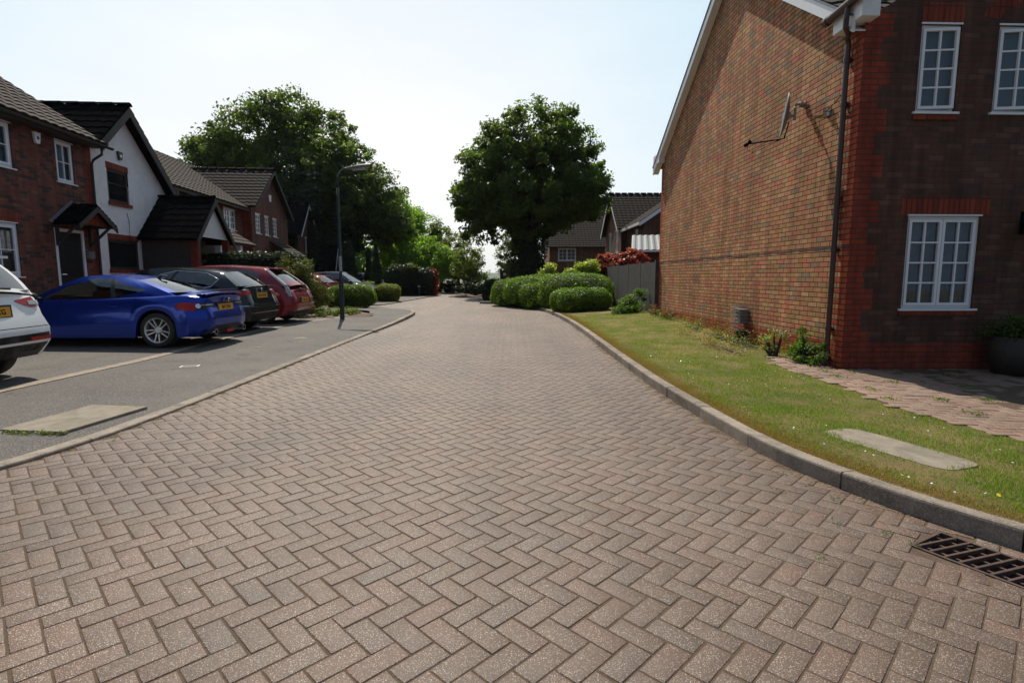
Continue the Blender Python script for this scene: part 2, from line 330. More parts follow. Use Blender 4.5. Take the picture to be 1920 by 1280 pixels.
# ---------------- ground, road, pavements, lawn
def interp(pts, t):         # piecewise linear x(t) for pts (t, x)
    return float(np.interp(t, [p[0] for p in pts], [p[1] for p in pts]))
LK = [(-9, -1.2), (-6.4, .35), (-4.9, 1.35), (-4.1, 2.5), (-3.66, 3.6), (-3.5, 4.3), (-3.44, 5.2), (-3.42, 7.2), (-3.43, 9.7), (-3.42, 12.4), (-3.36, 15.3), (-3.42, 18.3), (-3.58, 20.1), (-3.85, 21.1), (-4.3, 21.7), (-5.0, 22.0), (-7.2, 22.2)]
LK2 = [(-8.2, 25.6), (-7.1, 25.7), (-6.5, 26.0), (-6.15, 26.9), (-6.05, 29), (-5.85, 32), (-5.6, 37), (-5.4, 42), (-5.6, 46), (-7.5, 49)]
RK = [(9, -.6), (5.6, .55), (3.7, 1.45), (3.05, 1.95), (2.72, 2.35), (2.52, 2.62), (2.26, 3.05), (2.08, 3.5), (1.93, 4.05), (1.83, 5.1), (1.76, 6.2), (1.73, 7.3), (1.72, 10), (1.72, 13.8), (1.66, 16.5), (1.5, 19.3), (1.2, 22.2), (.75, 24.4), (.1, 26.1), (-.8, 27.3), (-1.7, 27.9), (-.8, 28.6)]
def smooth_path(pts, n=4):
    out = []; P = [np.array(p, float) for p in pts]
    for i in range(len(P)-1):
        p0, p1, p2, p3 = P[max(i-1, 0)], P[i], P[i+1], P[min(i+2, len(P)-1)]
        for k in range(n):
            t = k/n; out.append(.5*((2*p1)+(-p0+p2)*t+(2*p0-5*p1+4*p2-p3)*t*t+(-p0+3*p1-3*p2+p3)*t**3))
    return out+[P[-1]]
def inside(poly, x, y):     # vectorised point in polygon
    x = np.asarray(x); y = np.asarray(y); c = np.zeros(x.shape, bool); j = len(poly)-1
    for i in range(len(poly)):
        xi, yi = poly[i]; xj, yj = poly[j]
        with np.errstate(divide='ignore', invalid='ignore'):
            c ^= ((yi > y) != (yj > y)) & (x < (xj-xi)*(y-yi)/(yj-yi+1e-12)+xi)
        j = i
    return c
lk, lk2, rk = smooth_path(LK), smooth_path(LK2), smooth_path(RK)
# base sheets
big = MB(); N = 40
big.quad((-400, -40, -.06), (400, -40, -.06), (400, 46, -.06), (-400, 46, -.06))
big.quad((-400, 46, -.06), (400, 46, -.06), (700, 160, -9), (-700, 160, -9)); big.quad((-700, 160, -9), (700, 160, -9), (6000, 6500, -60), (-6000, 6500, -60))
tag(big.build('ground', M['ground']), kind='structure')
GRT = (2.34, 2.40, math.atan2(-.87, .48), .36, .155)      # gully: centre, angle, half sizes
r0 = MB()
for q in ((-9, 9, -3, 2.0), (-9, 1.98, 2.0, 2.8), (2.7, 9, 2.0, 2.8), (-9, 9, 2.8, 21.3), (-30, 9, 21.3, 48)): r0.quad((q[0], q[2], -.0026), (q[1], q[2], -.0026), (q[1], q[3], -.0026), (q[0], q[3], -.0026))
tag(r0.build('road_bed', M['joint']), kind='structure')
def pavers(name, polys, ang_origin, unit, mat, z, gap=.0040, cham=.003, jit=.0010, herring=True, rot=-math.pi/4, bbox=(-9, 9, -1, 46), hz=.006):
    ox, oy = ang_origin; c, s_ = math.cos(rot), math.sin(rot); n = int(60/unit)
    I, J = np.meshgrid(np.arange(-n, n), np.arange(-n, n), indexing='ij'); I = I.ravel(); J = J.ravel()
    # quick cull by world position
    def w(p, q): return ox+p*c-q*s_, oy+p*s_+q*c
    X, Y = w(I*unit, J*unit); k = (X > bbox[0]-1) & (X < bbox[1]+1) & (Y > bbox[2]-1) & (Y < bbox[3]+1); I, J = I[k], J[k]
    m = (I-J) % 4
    H = m == 0; Vv = m == 3
    rects = []
    for sel, w_, h_ in ((H, 2, 1), (Vv, 1, 2)):
        i, j = I[sel], J[sel]; rects.append(np.stack([i*unit, j*unit, (i+w_)*unit, (j+h_)*unit], 1))
    Rr = np.concatenate(rects); cx, cy = w((Rr[:, 0]+Rr[:, 2])/2, (Rr[:, 1]+Rr[:, 3])/2)
    keep = np.zeros(len(Rr), bool)
    for p in polys: keep |= inside(p, cx, cy)
    gx, gy = cx-GRT[0], cy-GRT[1]; ga, gb = gx*math.cos(GRT[2])+gy*math.sin(GRT[2]), -gx*math.sin(GRT[2])+gy*math.cos(GRT[2])
    keep &= ~((np.abs(ga) < GRT[3]+.015) & (np.abs(gb) < GRT[4]+.015))
    Rr = Rr[keep]; n = len(Rr); g = np.random.default_rng(3)
    gp = gap+g.uniform(-.001, .0015, (n, 1)); Rr = Rr+np.concatenate([gp, gp, -gp, -gp], 1)+np.repeat(g.normal(0, .0010, (n, 2)), 1, 0)[:, [0, 1, 0, 1]]
    def ring(d): return np.stack([np.stack([Rr[:, 0]+d, Rr[:, 1]+d], 1), np.stack([Rr[:, 2]-d, Rr[:, 1]+d], 1), np.stack([Rr[:, 2]-d, Rr[:, 3]-d], 1), np.stack([Rr[:, 0]+d, Rr[:, 3]-d], 1)], 1)
    a, b = ring(0), ring(cham); zz = z+g.normal(0, jit*.5, n)[:, None]+np.zeros((n, 4))
    tl = g.normal(0, .0018, (n, 2)); ctr = a.mean(1, keepdims=True)
    def lift(r, dz): return zz+dz+((r-ctr)*tl[:, None, :]).sum(2)
    V = np.concatenate([np.dstack([*w(a[..., 0], a[..., 1]), lift(a, -.014)]), np.dstack([*w(a[..., 0], a[..., 1]), lift(a, -.0011)]), np.dstack([*w(b[..., 0], b[..., 1]), lift(b, 0)])], 1)
    gx, gy = V[..., 0]-GRT[0], V[..., 1]-GRT[1]; cg, sg = math.cos(GRT[2]), math.sin(GRT[2]); ga, gb = gx*cg+gy*sg, -gx*sg+gy*cg      # blocks cut to fit round the gully
    ins = (np.abs(ga) < GRT[3]+.004) & (np.abs(gb) < GRT[4]+.004); da, db = GRT[3]+.004-np.abs(ga), GRT[4]+.004-np.abs(gb)
    ga = np.where(ins & (da < db), np.sign(ga)*(GRT[3]+.004), ga); gb = np.where(ins & (da >= db), np.sign(gb)*(GRT[4]+.004), gb)
    V[..., 0] = np.where(ins, GRT[0]+ga*cg-gb*sg, V[..., 0]); V[..., 1] = np.where(ins, GRT[1]+ga*sg+gb*cg, V[..., 1])
    f = [[8, 9, 10, 11]]+[[4+k, 4+(k+1) % 4, 8+(k+1) % 4, 8+k] for k in range(4)]+[[k, (k+1) % 4, 4+(k+1) % 4, 4+k] for k in range(4)]
    F = (np.array(f)[None]+(np.arange(n)*12)[:, None, None]).reshape(-1, 4)
    return np_mesh(name, V.reshape(-1, 3), F, mat, tint=np.repeat(g.random(n), 12))
road_poly = [(p[0], p[1]) for p in lk if p[1] < 22.05]+[(-22, 22.2), (-22, 25.5), (-8, 25.5)]+[(p[0], p[1]) for p in lk2 if p[1] < 46]+[(-3.0, 46.5), (-3.9, 38.5), (-2.6, 36.5), (-1.5, 29)]+[(p[0], p[1]) for p in rk[::-1]]
main_poly = [(p[0], p[1]) for p in lk if p[1] < 22.05]+[(-4.8, 22.2), (-6.4, 25.9)]+[(p[0], p[1]) for p in lk2 if 26 < p[1] < 46]+[(-3.0, 46.5), (-3.9, 38.5), (-2.6, 36.5), (-1.5, 29)]+[(p[0], p[1]) for p in rk[::-1]]
main_poly = [(-9, -2)]+main_poly+[(9, -2)]
tag(pavers('road', [main_poly], (1.034-.96-.0, 1.679), .1035, M['paver'], 0.0), kind='structure')
# side road (tarmac) to the left court and to the right
sr = MB(); sr.quad((-30, 22.1, .004), (-4.6, 22.1, .004), (-6.4, 25.9, .004), (-30, 25.9, .004)); sr.quad((-1.5, 28, .004), (14, 28.5, .004), (14, 36.5, .004), (-2.6, 36.5, .004)); sr.build('side_road', M['tarmac_far'])
tag(bpy.data.objects['side_road'], kind='structure')
def zleft(x, y=0):
    return interp([(-14, .42), (-11.2, .40), (-9.8, .13), (-5.7, .085), (-3.5, .03), (-3, .02)], x)
STRIP = [(-4.9, 1.0), (-5.3, 3), (-5.65, 5), (-5.66, 7), (-5.64, 8.2), (-5.72, 9.5), (-5.88, 11), (-5.95, 13), (-5.8, 14.6), (-5.6, 16.3), (-5.25, 18.2), (-5.05, 19.3)]
st = smooth_path(STRIP, 3)
def strip_between(mb, A, B, za, zb, n=60):    # sheet between two polylines, resampled
    def rs(P):
        P = np.array([p[:2] for p in P]); d = np.r_[0, np.cumsum(np.hypot(*np.diff(P, axis=0).T))]; t = np.linspace(0, d[-1], n)
        return np.stack([np.interp(t, d, P[:, 0]), np.interp(t, d, P[:, 1])], 1)
    a, b = rs(A), rs(B); rows = []
    K = 6
    for i in range(n):
        row = []
        for k in range(K+1):
            f = k/K; x, y = a[i]*(1-f)+b[i]*f; row.append((x, y, za(x, y) if callable(za) and k == 0 else (za if not callable(za) else za(x, y))*(1-f)+(zb if not callable(zb) else zb(x, y))*f))
        rows.append(row)
    mb.grid(rows)
def kerb(name, path, side, w, zt, zt_out, seg=.915, mat=None, zb=-.12, seed=1, lab=None):
    # individual stones following the path; side=+1: stones lie to the left of travel direction
    P = np.array([p[:2] for p in path]); d = np.r_[0, np.cumsum(np.hypot(*np.diff(P, axis=0).T))]; n = int(d[-1]/seg); g = random.Random(seed); mb = MB()
    def at(t): return np.array([np.interp(t, d, P[:, 0]), np.interp(t, d, P[:, 1])])
    for i in range(n):
        t0, t1 = i*seg+.005, (i+1)*seg-.005; m = 5; dz = g.uniform(-.003, .003); dn = g.uniform(-.003, .003)
        rows = []
        for k in range(m+1):
            t = t0+(t1-t0)*k/m; p = at(t); q = at(min(t+.05, d[-1]))-at(max(t-.05, 0)); q /= np.linalg.norm(q); nn = np.array([-q[1], q[0]])*side
            z1 = (zt(t) if callable(zt) else zt)+dz; z2 = (zt_out(t) if callable(zt_out) else zt_out)+dz; r = min(.018, z1*.4)
            sec = [(0, zb), (0, z1-r), (.004, z1-r*.35), (r*.8, z1), (w-.004, z2), (w, z2-.004), (w, zb)]
            rows.append([(*(p+nn*(s+dn)), z) for s, z in sec])
        b = len(mb.v); mb.grid(rows); L7 = 7; mb.f += [tuple(b+j for j in range(L7)), tuple(b+m*L7+j for j in range(L7))[::-1]]; mb.m += [0, 0]
    return tag(mb.build(name, mat or M['kerb'], smooth=False), kind='structure')
lkd = np.r_[0, np.cumsum(np.hypot(*np.diff(np.array(lk), axis=0).T))]
def lkz(y): return .026+.062*min(1, max(0, (y-12)/5.5))     # dropped kerb rises to full height at the junction
def lkt(t): return lkz(float(np.interp(t, lkd, [p[1] for p in lk])))
kerb('left_kerb', lk, +1, .125, lkt, lambda t: lkt(t)+.003, seed=2)
kerb('far_left_kerb', lk2, +1, .125, .05, .05, seed=3)
kerb('right_kerb', rk[::-1], +1, .125, .112, .105, seed=4) if False else kerb('right_kerb', rk, -1, .125, .112, .105, seed=4)
def off(path, d, side):
    P = np.array([p[:2] for p in path]); q = np.gradient(P, axis=0); q /= np.linalg.norm(q, axis=1)[:, None]
    return P+np.stack([-q[:, 1], q[:, 0]], 1)*side*d
lko = [p for p in off(lk, .12, 1) if 1.0 < p[1] < 22.3 and p[0] > -7.3]
fp = MB(); strip_between(fp, lko, st+[np.array([-5.4, 20.6]), np.array([-6.4, 21.8]), np.array([-7.2, 22.2])], lambda x, y: lkz(y), lambda x, y: .082, 80)
tag(fp.build('footway', M['tarmac'], fix=False), kind='structure')
dr = MB(); strip_between(dr, st, [(-17, 1.0), (-17, 22.2)], zleft, zleft, 60)
G = []
for i in range(0, 61):
    y = 1.0+i*(21.2/60); xs = float(np.interp(y, [p[1] for p in st], [p[0] for p in st])) if y < 19.3 else -5.05-(y-19.3)*.75
    G.append([(xs+(-17-xs)*k/24, y, zleft(xs+(-17-xs)*k/24)) for k in range(25)])
dr = MB(); dr.grid(G); tag(dr.build('driveway', M['tarmac'], fix=False), kind='structure')
ed = MB()
for o_, w_ in ((0.0, .1), (.115, .05)):
    A, B = off(st, o_, 1), off(st, o_+w_, 1); ed.grid([[(*a, zleft(a[0])+.006), (*b, zleft(b[0])+.008)] for a, b in zip(A, B)])
tag(ed.build('driveway_edging', M['edging'], fix=False), kind='structure')
# far left pavement behind second kerb
fl = MB(); a = off(lk2, .12, 1); fl.grid([[(p[0], p[1], .045), (p[0]-1.9-(.0 if p[1] > 27 else 1.5), p[1]+.15, .05), (p[0]-9, p[1]+.2, .12)] for p in a]); tag(fl.build('far_footway', M['tarmac_far'], fix=False), kind='structure')
# right side: lawn surface and pink drive
CX, CY, K_ = 4.65, 7.6, .034      # main house corner, wall slope
def wallx(y): return CX-K_*(y-CY)
def kx(y): return float(np.interp(y, [p[1] for p in rk[:80]], [p[0] for p in rk[:80]]))
def zr(x, y):
    k = kx(min(y, 24))+.12; w = wallx(y) if y > CY else CX
    f = min(1.3, max(0, (x-k)/max(.3, w-k))); zw = interp([(0, .06), (7.6, .055), (10.5, .11), (16.3, .30), (19, .25), (29, .0)], y); return .105*(1-f)+zw*f
G = []
ys = np.concatenate([np.linspace(.9, 16, 90), np.linspace(16.2, 27.2, 40)])
for y in ys:
    x0 = kx(y)+.115; x1 = 9.0 if y < 7.55 else max(wallx(y)-.0, 4.3)
    G.append([(x0+(x1-x0)*k/30, y, zr(x0+(x1-x0)*k/30, y)+.006*noise.noise(Vector((x0+(x1-x0)*k/30*3, y*3, 0)))) for k in range(31)])
lw = MB(); lw.grid(G); tag(lw.build('lawn', M['lawn'], smooth=True, fix=False), kind='structure')
PINK = [(3.86, 7.9), (3.86, 7.4), (3.9, 6.4), (3.84, 5.9), (3.80, 5.3), (3.88, 4.85), (4.05, 4.2), (4.5, 3.2), (5.4, 2.2), (9, 1.2), (9, 7.7), (4.62, 7.62), (4.6, 8.4), (4.1, 8.6)]
pb = MB(); pb.add([(x, y, zr(x, y)+.004) for x, y in PINK], [tuple(range(len(PINK)))]); tag(pb.build('drive_bed', M['joint']), kind='structure')
pk = pavers('paved_drive', [PINK], (4.0, 4.0), .102, M['paver_pink'], .0, bbox=(3, 10, 1, 9), jit=.004, rot=-.1)
co_ = np.empty(len(pk.data.vertices)*3, np.float32); pk.data.vertices.foreach_get('co', co_); co_ = co_.reshape(-1, 3)
co_[:, 2] += np.array([zr(x, y) for x, y in co_[:, :2]])+.016; pk.data.vertices.foreach_set('co', co_.ravel()); tag(pk, kind='structure')
# hills far away
hl = MB(); rows = []
for j, (dist, hgt) in enumerate([(1500, -60), (1900, -14), (2300, 4), (2900, 16), (3600, 34), (4200, 30)]):
    rows.append([(x*dist/1500, dist, hgt+(14*math.sin(x*.004+j)+9*noise.noise(Vector((x*.006, j, 1)))) if hgt > 0 else hgt) for x in range(-1800, 1801, 60)])
hl.grid(rows); tag(hl.build('hills', simple('wooded_hills', (.045, .065, .025), .95, (.09, .11, .05), .012), smooth=True, fix=False), kind='structure')
hz = MB(); hz.box(-2600, 2600, -45, 4900, -75, 140)
hm = NT('haze_air'); pv = hm.n('ShaderNodeVolumePrincipled'); pv.inputs['Color'].default_value = (.86, .92, 1, 1); pv.inputs['Density'].default_value = .00009; pv.inputs['Anisotropy'].default_value = .3; hm.L(pv.outputs[0], hm.out.inputs['Volume'])
tag(hz.build('haze', hm.mat), kind='stuff')
# grass blades
def blades(name, n, region, hfun, mat, seed, wid=.004, kind='stuff', lab=None):
    g = np.random.default_rng(seed); pts = region(g, n); m = len(pts)
    a = g.uniform(0, 2*math.pi, m); h = hfun(g, pts); lean = g.normal(0, .45, (m, 2))*h[:, None]
    dx, dy = np.cos(a)*wid, np.sin(a)*wid
    z = pts[:, 2]
    V = np.stack([np.stack([pts[:, 0]-dx, pts[:, 1]-dy, z-.004], 1), np.stack([pts[:, 0]+dx, pts[:, 1]+dy, z-.004], 1), np.stack([pts[:, 0]+lean[:, 0], pts[:, 1]+lean[:, 1], z+h], 1)], 1).reshape(-1, 3)
    o = np_mesh(name, V, np.arange(m*3).reshape(-1, 3), mat); return tag(o, lab, None, None, kind)
COVR = (2.86, 3.96)
def lawn_region(g, n):
    y = 2.0+(17.5-2.0)*g.random(n)**1.7; x0 = np.interp(y, [p[1] for p in rk[:80]], [p[0] for p in rk[:80]])+.13
    x1 = np.where(y < 7.5, np.interp(y, [1.2, 2.2, 3.2, 4.2, 4.85, 5.3, 5.9, 6.4, 7.4], [9, 5.4, 4.5, 4.03, 3.86, 3.78, 3.82, 3.88, 3.84]), np.where(y < 8.5, 4.0, wallx(0)+0-K_*y))
    x = x0+(x1-x0)*g.random(n)
    c, s_ = math.cos(-.25), math.sin(-.25); u = (x-COVR[0])*c-(y-COVR[1])*s_; v = (x-COVR[0])*s_+(y-COVR[1])*c
    k = ~((np.abs(u) < .165+.03*np.sin(v*31)) & (np.abs(v) < .455+.02*np.sin(u*40))) & (x > x0) & (x < x1)
    k &= ((x-x0) > np.abs(g.normal(0, .13, n)))
    pn = np.array([noise.noise(Vector((a*1.3, b*.9, 2)))+.4*noise.noise(Vector((a*4, b*4, 9))) for a, b in zip(x, y)]); k &= (pn < .30) | (g.random(n) < .55)
    x, y = x[k], y[k]; return np.stack([x, y, np.array([zr(a, b) for a, b in zip(x, y)])], 1)
def gh(g, p):
    nn = np.array([noise.noise(Vector((a*2.1, b*2.1, 5))) for a, b in p[:, :2]]); return (.016+.012*g.random(len(p)))*(1+.9*np.clip(nn, -.6, 1))
tag(blades('lawn_grass', 150000, lawn_region, gh, M['grass'], 5, .0028, lab='short mown lawn grass between the right kerb and the brick gable wall'), cat='grass')
def straw_region(g, n):
    y = 2.0+(20-2.0)*g.random(n)**1.5; x0 = np.interp(y, [p[1] for p in rk[:80]], [p[0] for p in rk[:80]])+.115
    x = x0+np.abs(g.normal(0, .13, n)); k = x-x0 < .6; x, y = x[k], y[k]; return np.stack([x, y, np.array([zr(a, b) for a, b in zip(x, y)])], 1)
tag(blades('dry_grass', 70000, straw_region, lambda g, p: .007+.010*g.random(len(p)), M['straw'], 6, .003, lab='scorched straw coloured grass along the back edge of the right kerb'), cat='dry grass')
# ---------------- house helpers. Frames map (u along wall, n outward, z) to thing-local coordinates
def fr_front(y0=0.):  return lambda u, n, z: (u, y0-n, z)          # wall facing local -y
def fr_side(x0=0.):   return lambda u, n, z: (x0-n, u, z)          # wall facing local -x
def fr_east(x0=0.):   return lambda u, n, z: (x0+n, u, z)          # wall facing local +x
def wall(mb, u0, u1, z0, z1, holes=(), reveal=.09):
    us = sorted({u0, u1, *[h[0] for h in holes], *[h[1] for h in holes]}); zs = sorted({z0, z1, *[h[2] for h in holes], *[h[3] for h in holes]})
    for a, b in zip(us, us[1:]):
        for c, d in zip(zs, zs[1:]):
            if not any(h[0] <= a and b <= h[1] and h[2] <= c and d <= h[3] for h in holes): mb.quad((a, 0, c), (b, 0, c), (b, 0, d), (a, 0, d))
    for a, b, c, d in holes:
        for p, q in (((a, c), (b, c)), ((b, c), (b, d)), ((b, d), (a, d)), ((a, d), (a, c))):
            mb.quad((p[0], 0, p[1]), (q[0], 0, q[1]), (q[0], -reveal, q[1]), (p[0], -reveal, p[1]))
def window(par, fr, u0, u1, z0, z1, cas=1, cols=2, rows=4, rec=.055, frame=.055, bar=.022, mat='upvc', sill=True, back='curtain', lintel=None, glass='glass', openc=None, name='window', folds=True, sillm=None):
    mb = MB(fr); D = .05; n1 = -rec+.02; n0 = n1-D
    mb.box(u0, u1, n0, n1, z1-frame*.7, z1); mb.box(u0, u1, n0, n1, z0, z0+frame*.7); mb.box(u0, u0+frame*.7, n0, n1, z0+frame*.7, z1-frame*.7); mb.box(u1-frame*.7, u1, n0, n1, z0+frame*.7, z1-frame*.7)
    iu0, iu1, iz0, iz1 = u0+frame*.7, u1-frame*.7, z0+frame*.7, z1-frame*.7
    cw = (iu1-iu0)/cas; panes = []
    for c in range(cas):
        a, b = iu0+c*cw, iu0+(c+1)*cw; f = frame*.75
        if openc and openc[0] == c:
            ang = openc[1]; hinge = a if openc[2] == 'L' else b; sg = 1 if openc[2] == 'L' else -1
            def T(u, n, z, hinge=hinge, sg=sg, ang=ang): du = (u-hinge); return (hinge+du*math.cos(ang)-0, n+abs(du)*math.sin(ang), z)
            sub = MB(lambda u, n, z: fr(*T(u, n, z)))
        else: sub = MB(fr)
        e = .004; m0, m1 = n0+.008, n1+.014
        sub.box(a+e, b-e, m0, m1, iz1-f, iz1-e); sub.box(a+e, b-e, m0, m1, iz0+e, iz0+f); sub.box(a+e, a+f, m0, m1, iz0+f, iz1-f); sub.box(b-f, b-e, m0, m1, iz0+f, iz1-f)
        for i in range(1, cols): x = a+f+(b-a-2*f)*i/cols; sub.box(x-bar/2, x+bar/2, m0+.012, m1-.006, iz0+f, iz1-f)
        for i in range(1, rows): z = iz0+f+(iz1-iz0-2*f)*i/rows; sub.box(a+f, b-f, m0+.014, m1-.008, z-bar/2, z+bar/2)
        bb = len(mb.v); mb.v += sub.v; mb.f += [tuple(bb+i for i in ff) for ff in sub.f]; mb.m += sub.m
        g = MB(sub.fr); g.quad((a+f, m0+.022, iz0+f), (b-f, m0+.022, iz0+f), (b-f, m0+.022, iz1-f), (a+f, m0+.022, iz1-f)); panes.append(g)
    w = mb.build(name, M[mat], par)
    pm = MB()
    for g in panes: bb = len(pm.v); pm.v += g.v; pm.f += [tuple(bb+i for i in ff) for ff in g.f]; pm.m += g.m
    pm.build('pane', M[glass], w, fix=False)
    if back:
        g = MB(fr); K = int((u1-u0)*40); bn = n0-.05
        if back == 'blind':
            for i in range(int((z1-z0)/.028)): z = z0+.02+i*.028; g.quad((u0, bn, z), (u1, bn, z), (u1, bn-.018, z+.021), (u0, bn-.018, z+.021))
            g.build('blind', M['curtain'], w, fix=False); g = MB(fr); g.quad((u0, bn-.03, z0), (u1, bn-.03, z0), (u1, bn-.03, z1), (u0, bn-.03, z1)); g.build('lining', M['room'], w, fix=False)
        else:
            P = []
            for z in (z0, z1): P.append([(u0+(u1-u0)*i/K, bn-(.03*math.sin(i*1.25)+.012*math.sin(i*2.9) if folds else 0), z) for i in range(K+1)])
            g.grid(P); g.build('curtain' if back != 'room' else 'lining', M[back], w, smooth=True, fix=False)
    if sill:
        s_ = MB(fr); s_.box(u0-.045, u1+.045, n0, .035, z0-.03, z0-.001); s_.build('sill', M[sillm or mat], w)
        h_ = MB(fr); h_.box(u0-.01, u1+.01, n0, .012, z1+.0005, z1+.022); h_.build('head_drip', M[sillm or mat], w)
    if lintel:
        l_ = MB(fr); l_.box(u0-lintel[1], u1+lintel[1], -.02, .004, z1+(.024 if sill else .0), z1+lintel[0]); l_.build('lintel', M['soldier'], par)
    if lintel and sill:
        l_ = MB(fr); l_.box(u0-.03, u1+.03, -.02, .022, z0-.105, z0-.032); l_.build('brick_sill', M['redq'], par)
    return w
def roof(par, P, along, up, Lr, mat, W=None, tile=.30, course=.30, thick=.05, trim=None, name='roof', lift=.018, clip=None):
    # tiled slope from lower corner P; along/up unit vectors; Lr = slope length, W = width. real stepped, waved courses
    P, al, up = Vector(P), Vector(along).normalized(), Vector(up).normalized(); nn = al.cross(up)
    if nn.z < 0: nn = -nn
    mb = MB(); nc = max(1, round(Lr/course)); ch = Lr/nc; nt_ = max(1, round(W/tile)); tw = W/nt_; sub = 6
    prof = [0, .35, .9, 1., .9, .35]
    for c in range(nc):
        a0, a1 = c*ch, (c+1)*ch+.04
        lo, hi = [], []
        for k in range(nt_*sub+1):
            u = k*tw/sub; h = prof[k % sub]*.022; s_ = (a0, a1)
            if clip:
                cl = clip(c*ch); u = min(max(u, cl[0]), cl[1])
            lo.append(P+al*u+up*(a0+(.006 if k % sub in (2, 3, 4) else 0))+nn*(h+lift+.012)); hi.append(P+al*u+up*a1+nn*(h+.0))
        bot = [p-nn*(lift+.02) for p in lo]
        mb.grid([bot, lo, hi])
    und = [P, P+al*W, P+al*W+up*Lr, P+up*Lr]
    if not clip: mb.prism([tuple(p-nn*.012) for p in und], tuple(-nn*thick))
    return mb.build(name, M[mat], par, fix=False)
def ridge(par, a, b, mat, r=.12, name='ridge_tiles'):
    mb = MB(); a, b = Vector(a), Vector(b); d = (b-a); n = max(1, int(d.length/.45)); d.normalize(); s_ = d.cross(Vector((0, 0, 1))).normalized()
    for i in range(n):
        p, q = a+(b-a)*(i/n), a+(b-a)*((i+1)/n-.01); rows = []
        for pt, rr in ((p, r*1.08), (q, r)):
            rows.append([pt+s_*math.cos(t)*rr+Vector((0, 0, math.sin(t)*rr*.75-.03)) for t in [math.pi*k/8 for k in range(9)]])
        mb.grid(rows)
    return mb.build(name, M[mat], par, fix=False)
def board(par, a, b, h, t, side, mat, name='bargeboard'):      # plank from a to b, height h downward, thickness t towards side
    a, b, sd_ = Vector(a), Vector(b), Vector(side).normalized()*t
    mb = MB(); mb.prism([a, b, b-Vector((0, 0, h)), a-Vector((0, 0, h))], sd_); return mb.build(name, M[mat], par)
# ---------------- the near house on the right
H = thing('brick_house', 'big buff brick house close by on the right with tall sunlit gable wall', 'house', (CX, CY, 0), K_)
GD = 8.67; EZ = 4.62; PIT = .68; ap = GD/2
mb = MB(fr_side())
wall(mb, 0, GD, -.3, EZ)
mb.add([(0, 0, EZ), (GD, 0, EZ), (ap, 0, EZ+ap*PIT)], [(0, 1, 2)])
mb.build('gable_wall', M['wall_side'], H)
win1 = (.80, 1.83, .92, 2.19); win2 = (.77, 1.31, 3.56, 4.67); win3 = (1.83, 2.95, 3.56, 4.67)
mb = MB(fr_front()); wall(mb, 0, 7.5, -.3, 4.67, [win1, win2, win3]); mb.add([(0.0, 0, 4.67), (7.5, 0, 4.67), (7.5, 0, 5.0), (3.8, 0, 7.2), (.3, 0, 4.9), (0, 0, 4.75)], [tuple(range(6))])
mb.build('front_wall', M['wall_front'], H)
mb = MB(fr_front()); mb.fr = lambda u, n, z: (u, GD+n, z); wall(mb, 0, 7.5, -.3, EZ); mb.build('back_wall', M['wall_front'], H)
window(H, fr_front(), *win1, cas=2, cols=2, rows=4, back='curtain', lintel=(.25, .11))
window(H, fr_front(), *win2, cas=1, cols=2, rows=4, back='blue_blind', lintel=(.27, .02), folds=False, openc=(0, R(7), 'L'))
window(H, fr_front(), *win3, cas=2, cols=2, rows=4, back='blue_blind', folds=False, openc=(0, R(9), 'L'))
mb = MB(fr_front())      # segmental brick arch over the second upper window
P = []
for k in range(13):
    t = R(18+144*k/12); P.append([(2.39+math.cos(t)*r, .004, 4.62+math.sin(t)*r*.62) for r in (.62, .86)])
mb.grid(P); mb.build('arch', M['soldier'], H)
# roof: two slopes from eaves, barge and boxed eaves
OV = .165; sl_ = math.hypot(1, PIT); up1 = (0, 1/sl_, PIT/sl_); up2 = (0, -1/sl_, PIT/sl_)
roof(H, (-OV, .03, EZ+.03*PIT+.16), (1, 0, 0), up1, (ap-.03)*sl_, 'tile', W=8.0)
roof(H, (-OV, GD+.32, EZ-.32*PIT+.16), (1, 0, 0), up2, (ap+.32)*sl_, 'tile', W=8.0)
ridge(H, (-OV, ap, EZ+ap*PIT+.2), (7.7, ap, EZ+ap*PIT+.2), 'tile')
for sgn, y0 in ((1, -.02), (-1, GD+.02)):
    ya = y0-((.0 if sgn > 0 else .30)*sgn); b_ = (-OV+.02, ap, EZ+ap*PIT+.12); a_ = (-OV+.02, ya, EZ-((.0 if sgn > 0 else .30))*PIT+.12)
    board(H, a_, b_, .19, .03, (-1, 0, 0), 'white'); mb = MB()
    zq = EZ-(.0 if sgn > 0 else .30)*PIT-.04; mb.prism([(-OV+.022, ya, zq), (-OV+.022, ap, EZ+ap*PIT-.04), (-.004, ap, EZ+ap*PIT-.04), (-.004, ya, zq)], (0, 0, -.015)); mb.build('soffit', M['white'], H)
    mb = MB(); mb.prism([(-OV-.03, ya, zq+.19), (-OV-.03, ap, EZ+ap*PIT+.15), (-OV+.1, ap, EZ+ap*PIT+.15), (-OV+.1, ya, zq+.19)], (0, 0, -.025)); mb.build('verge_undercloak', M['lead'], H)
mb = MB(); mb.box(-OV-.012, .06, -.19, .42, EZ+.06, EZ+.30); mb.build('eaves_box', M['white'], H, bevel=.004)
mb = MB(); mb.box(-OV-.012, .0-.006, GD-.25, GD+.30, EZ-.02, EZ+.24); mb.build('eaves_box', M['white'], H, bevel=.004)
mb = MB(); mb.tube([(-OV-.07, .50, EZ+.27), (-OV-.07, -.75, EZ+.33)], .055, 12); mb.tube([(-OV-.07, .51, EZ+.27), (-OV-.07, .44, EZ+.27)], .063, 12); mb.build('gutter', M['brown'], H, smooth=False)
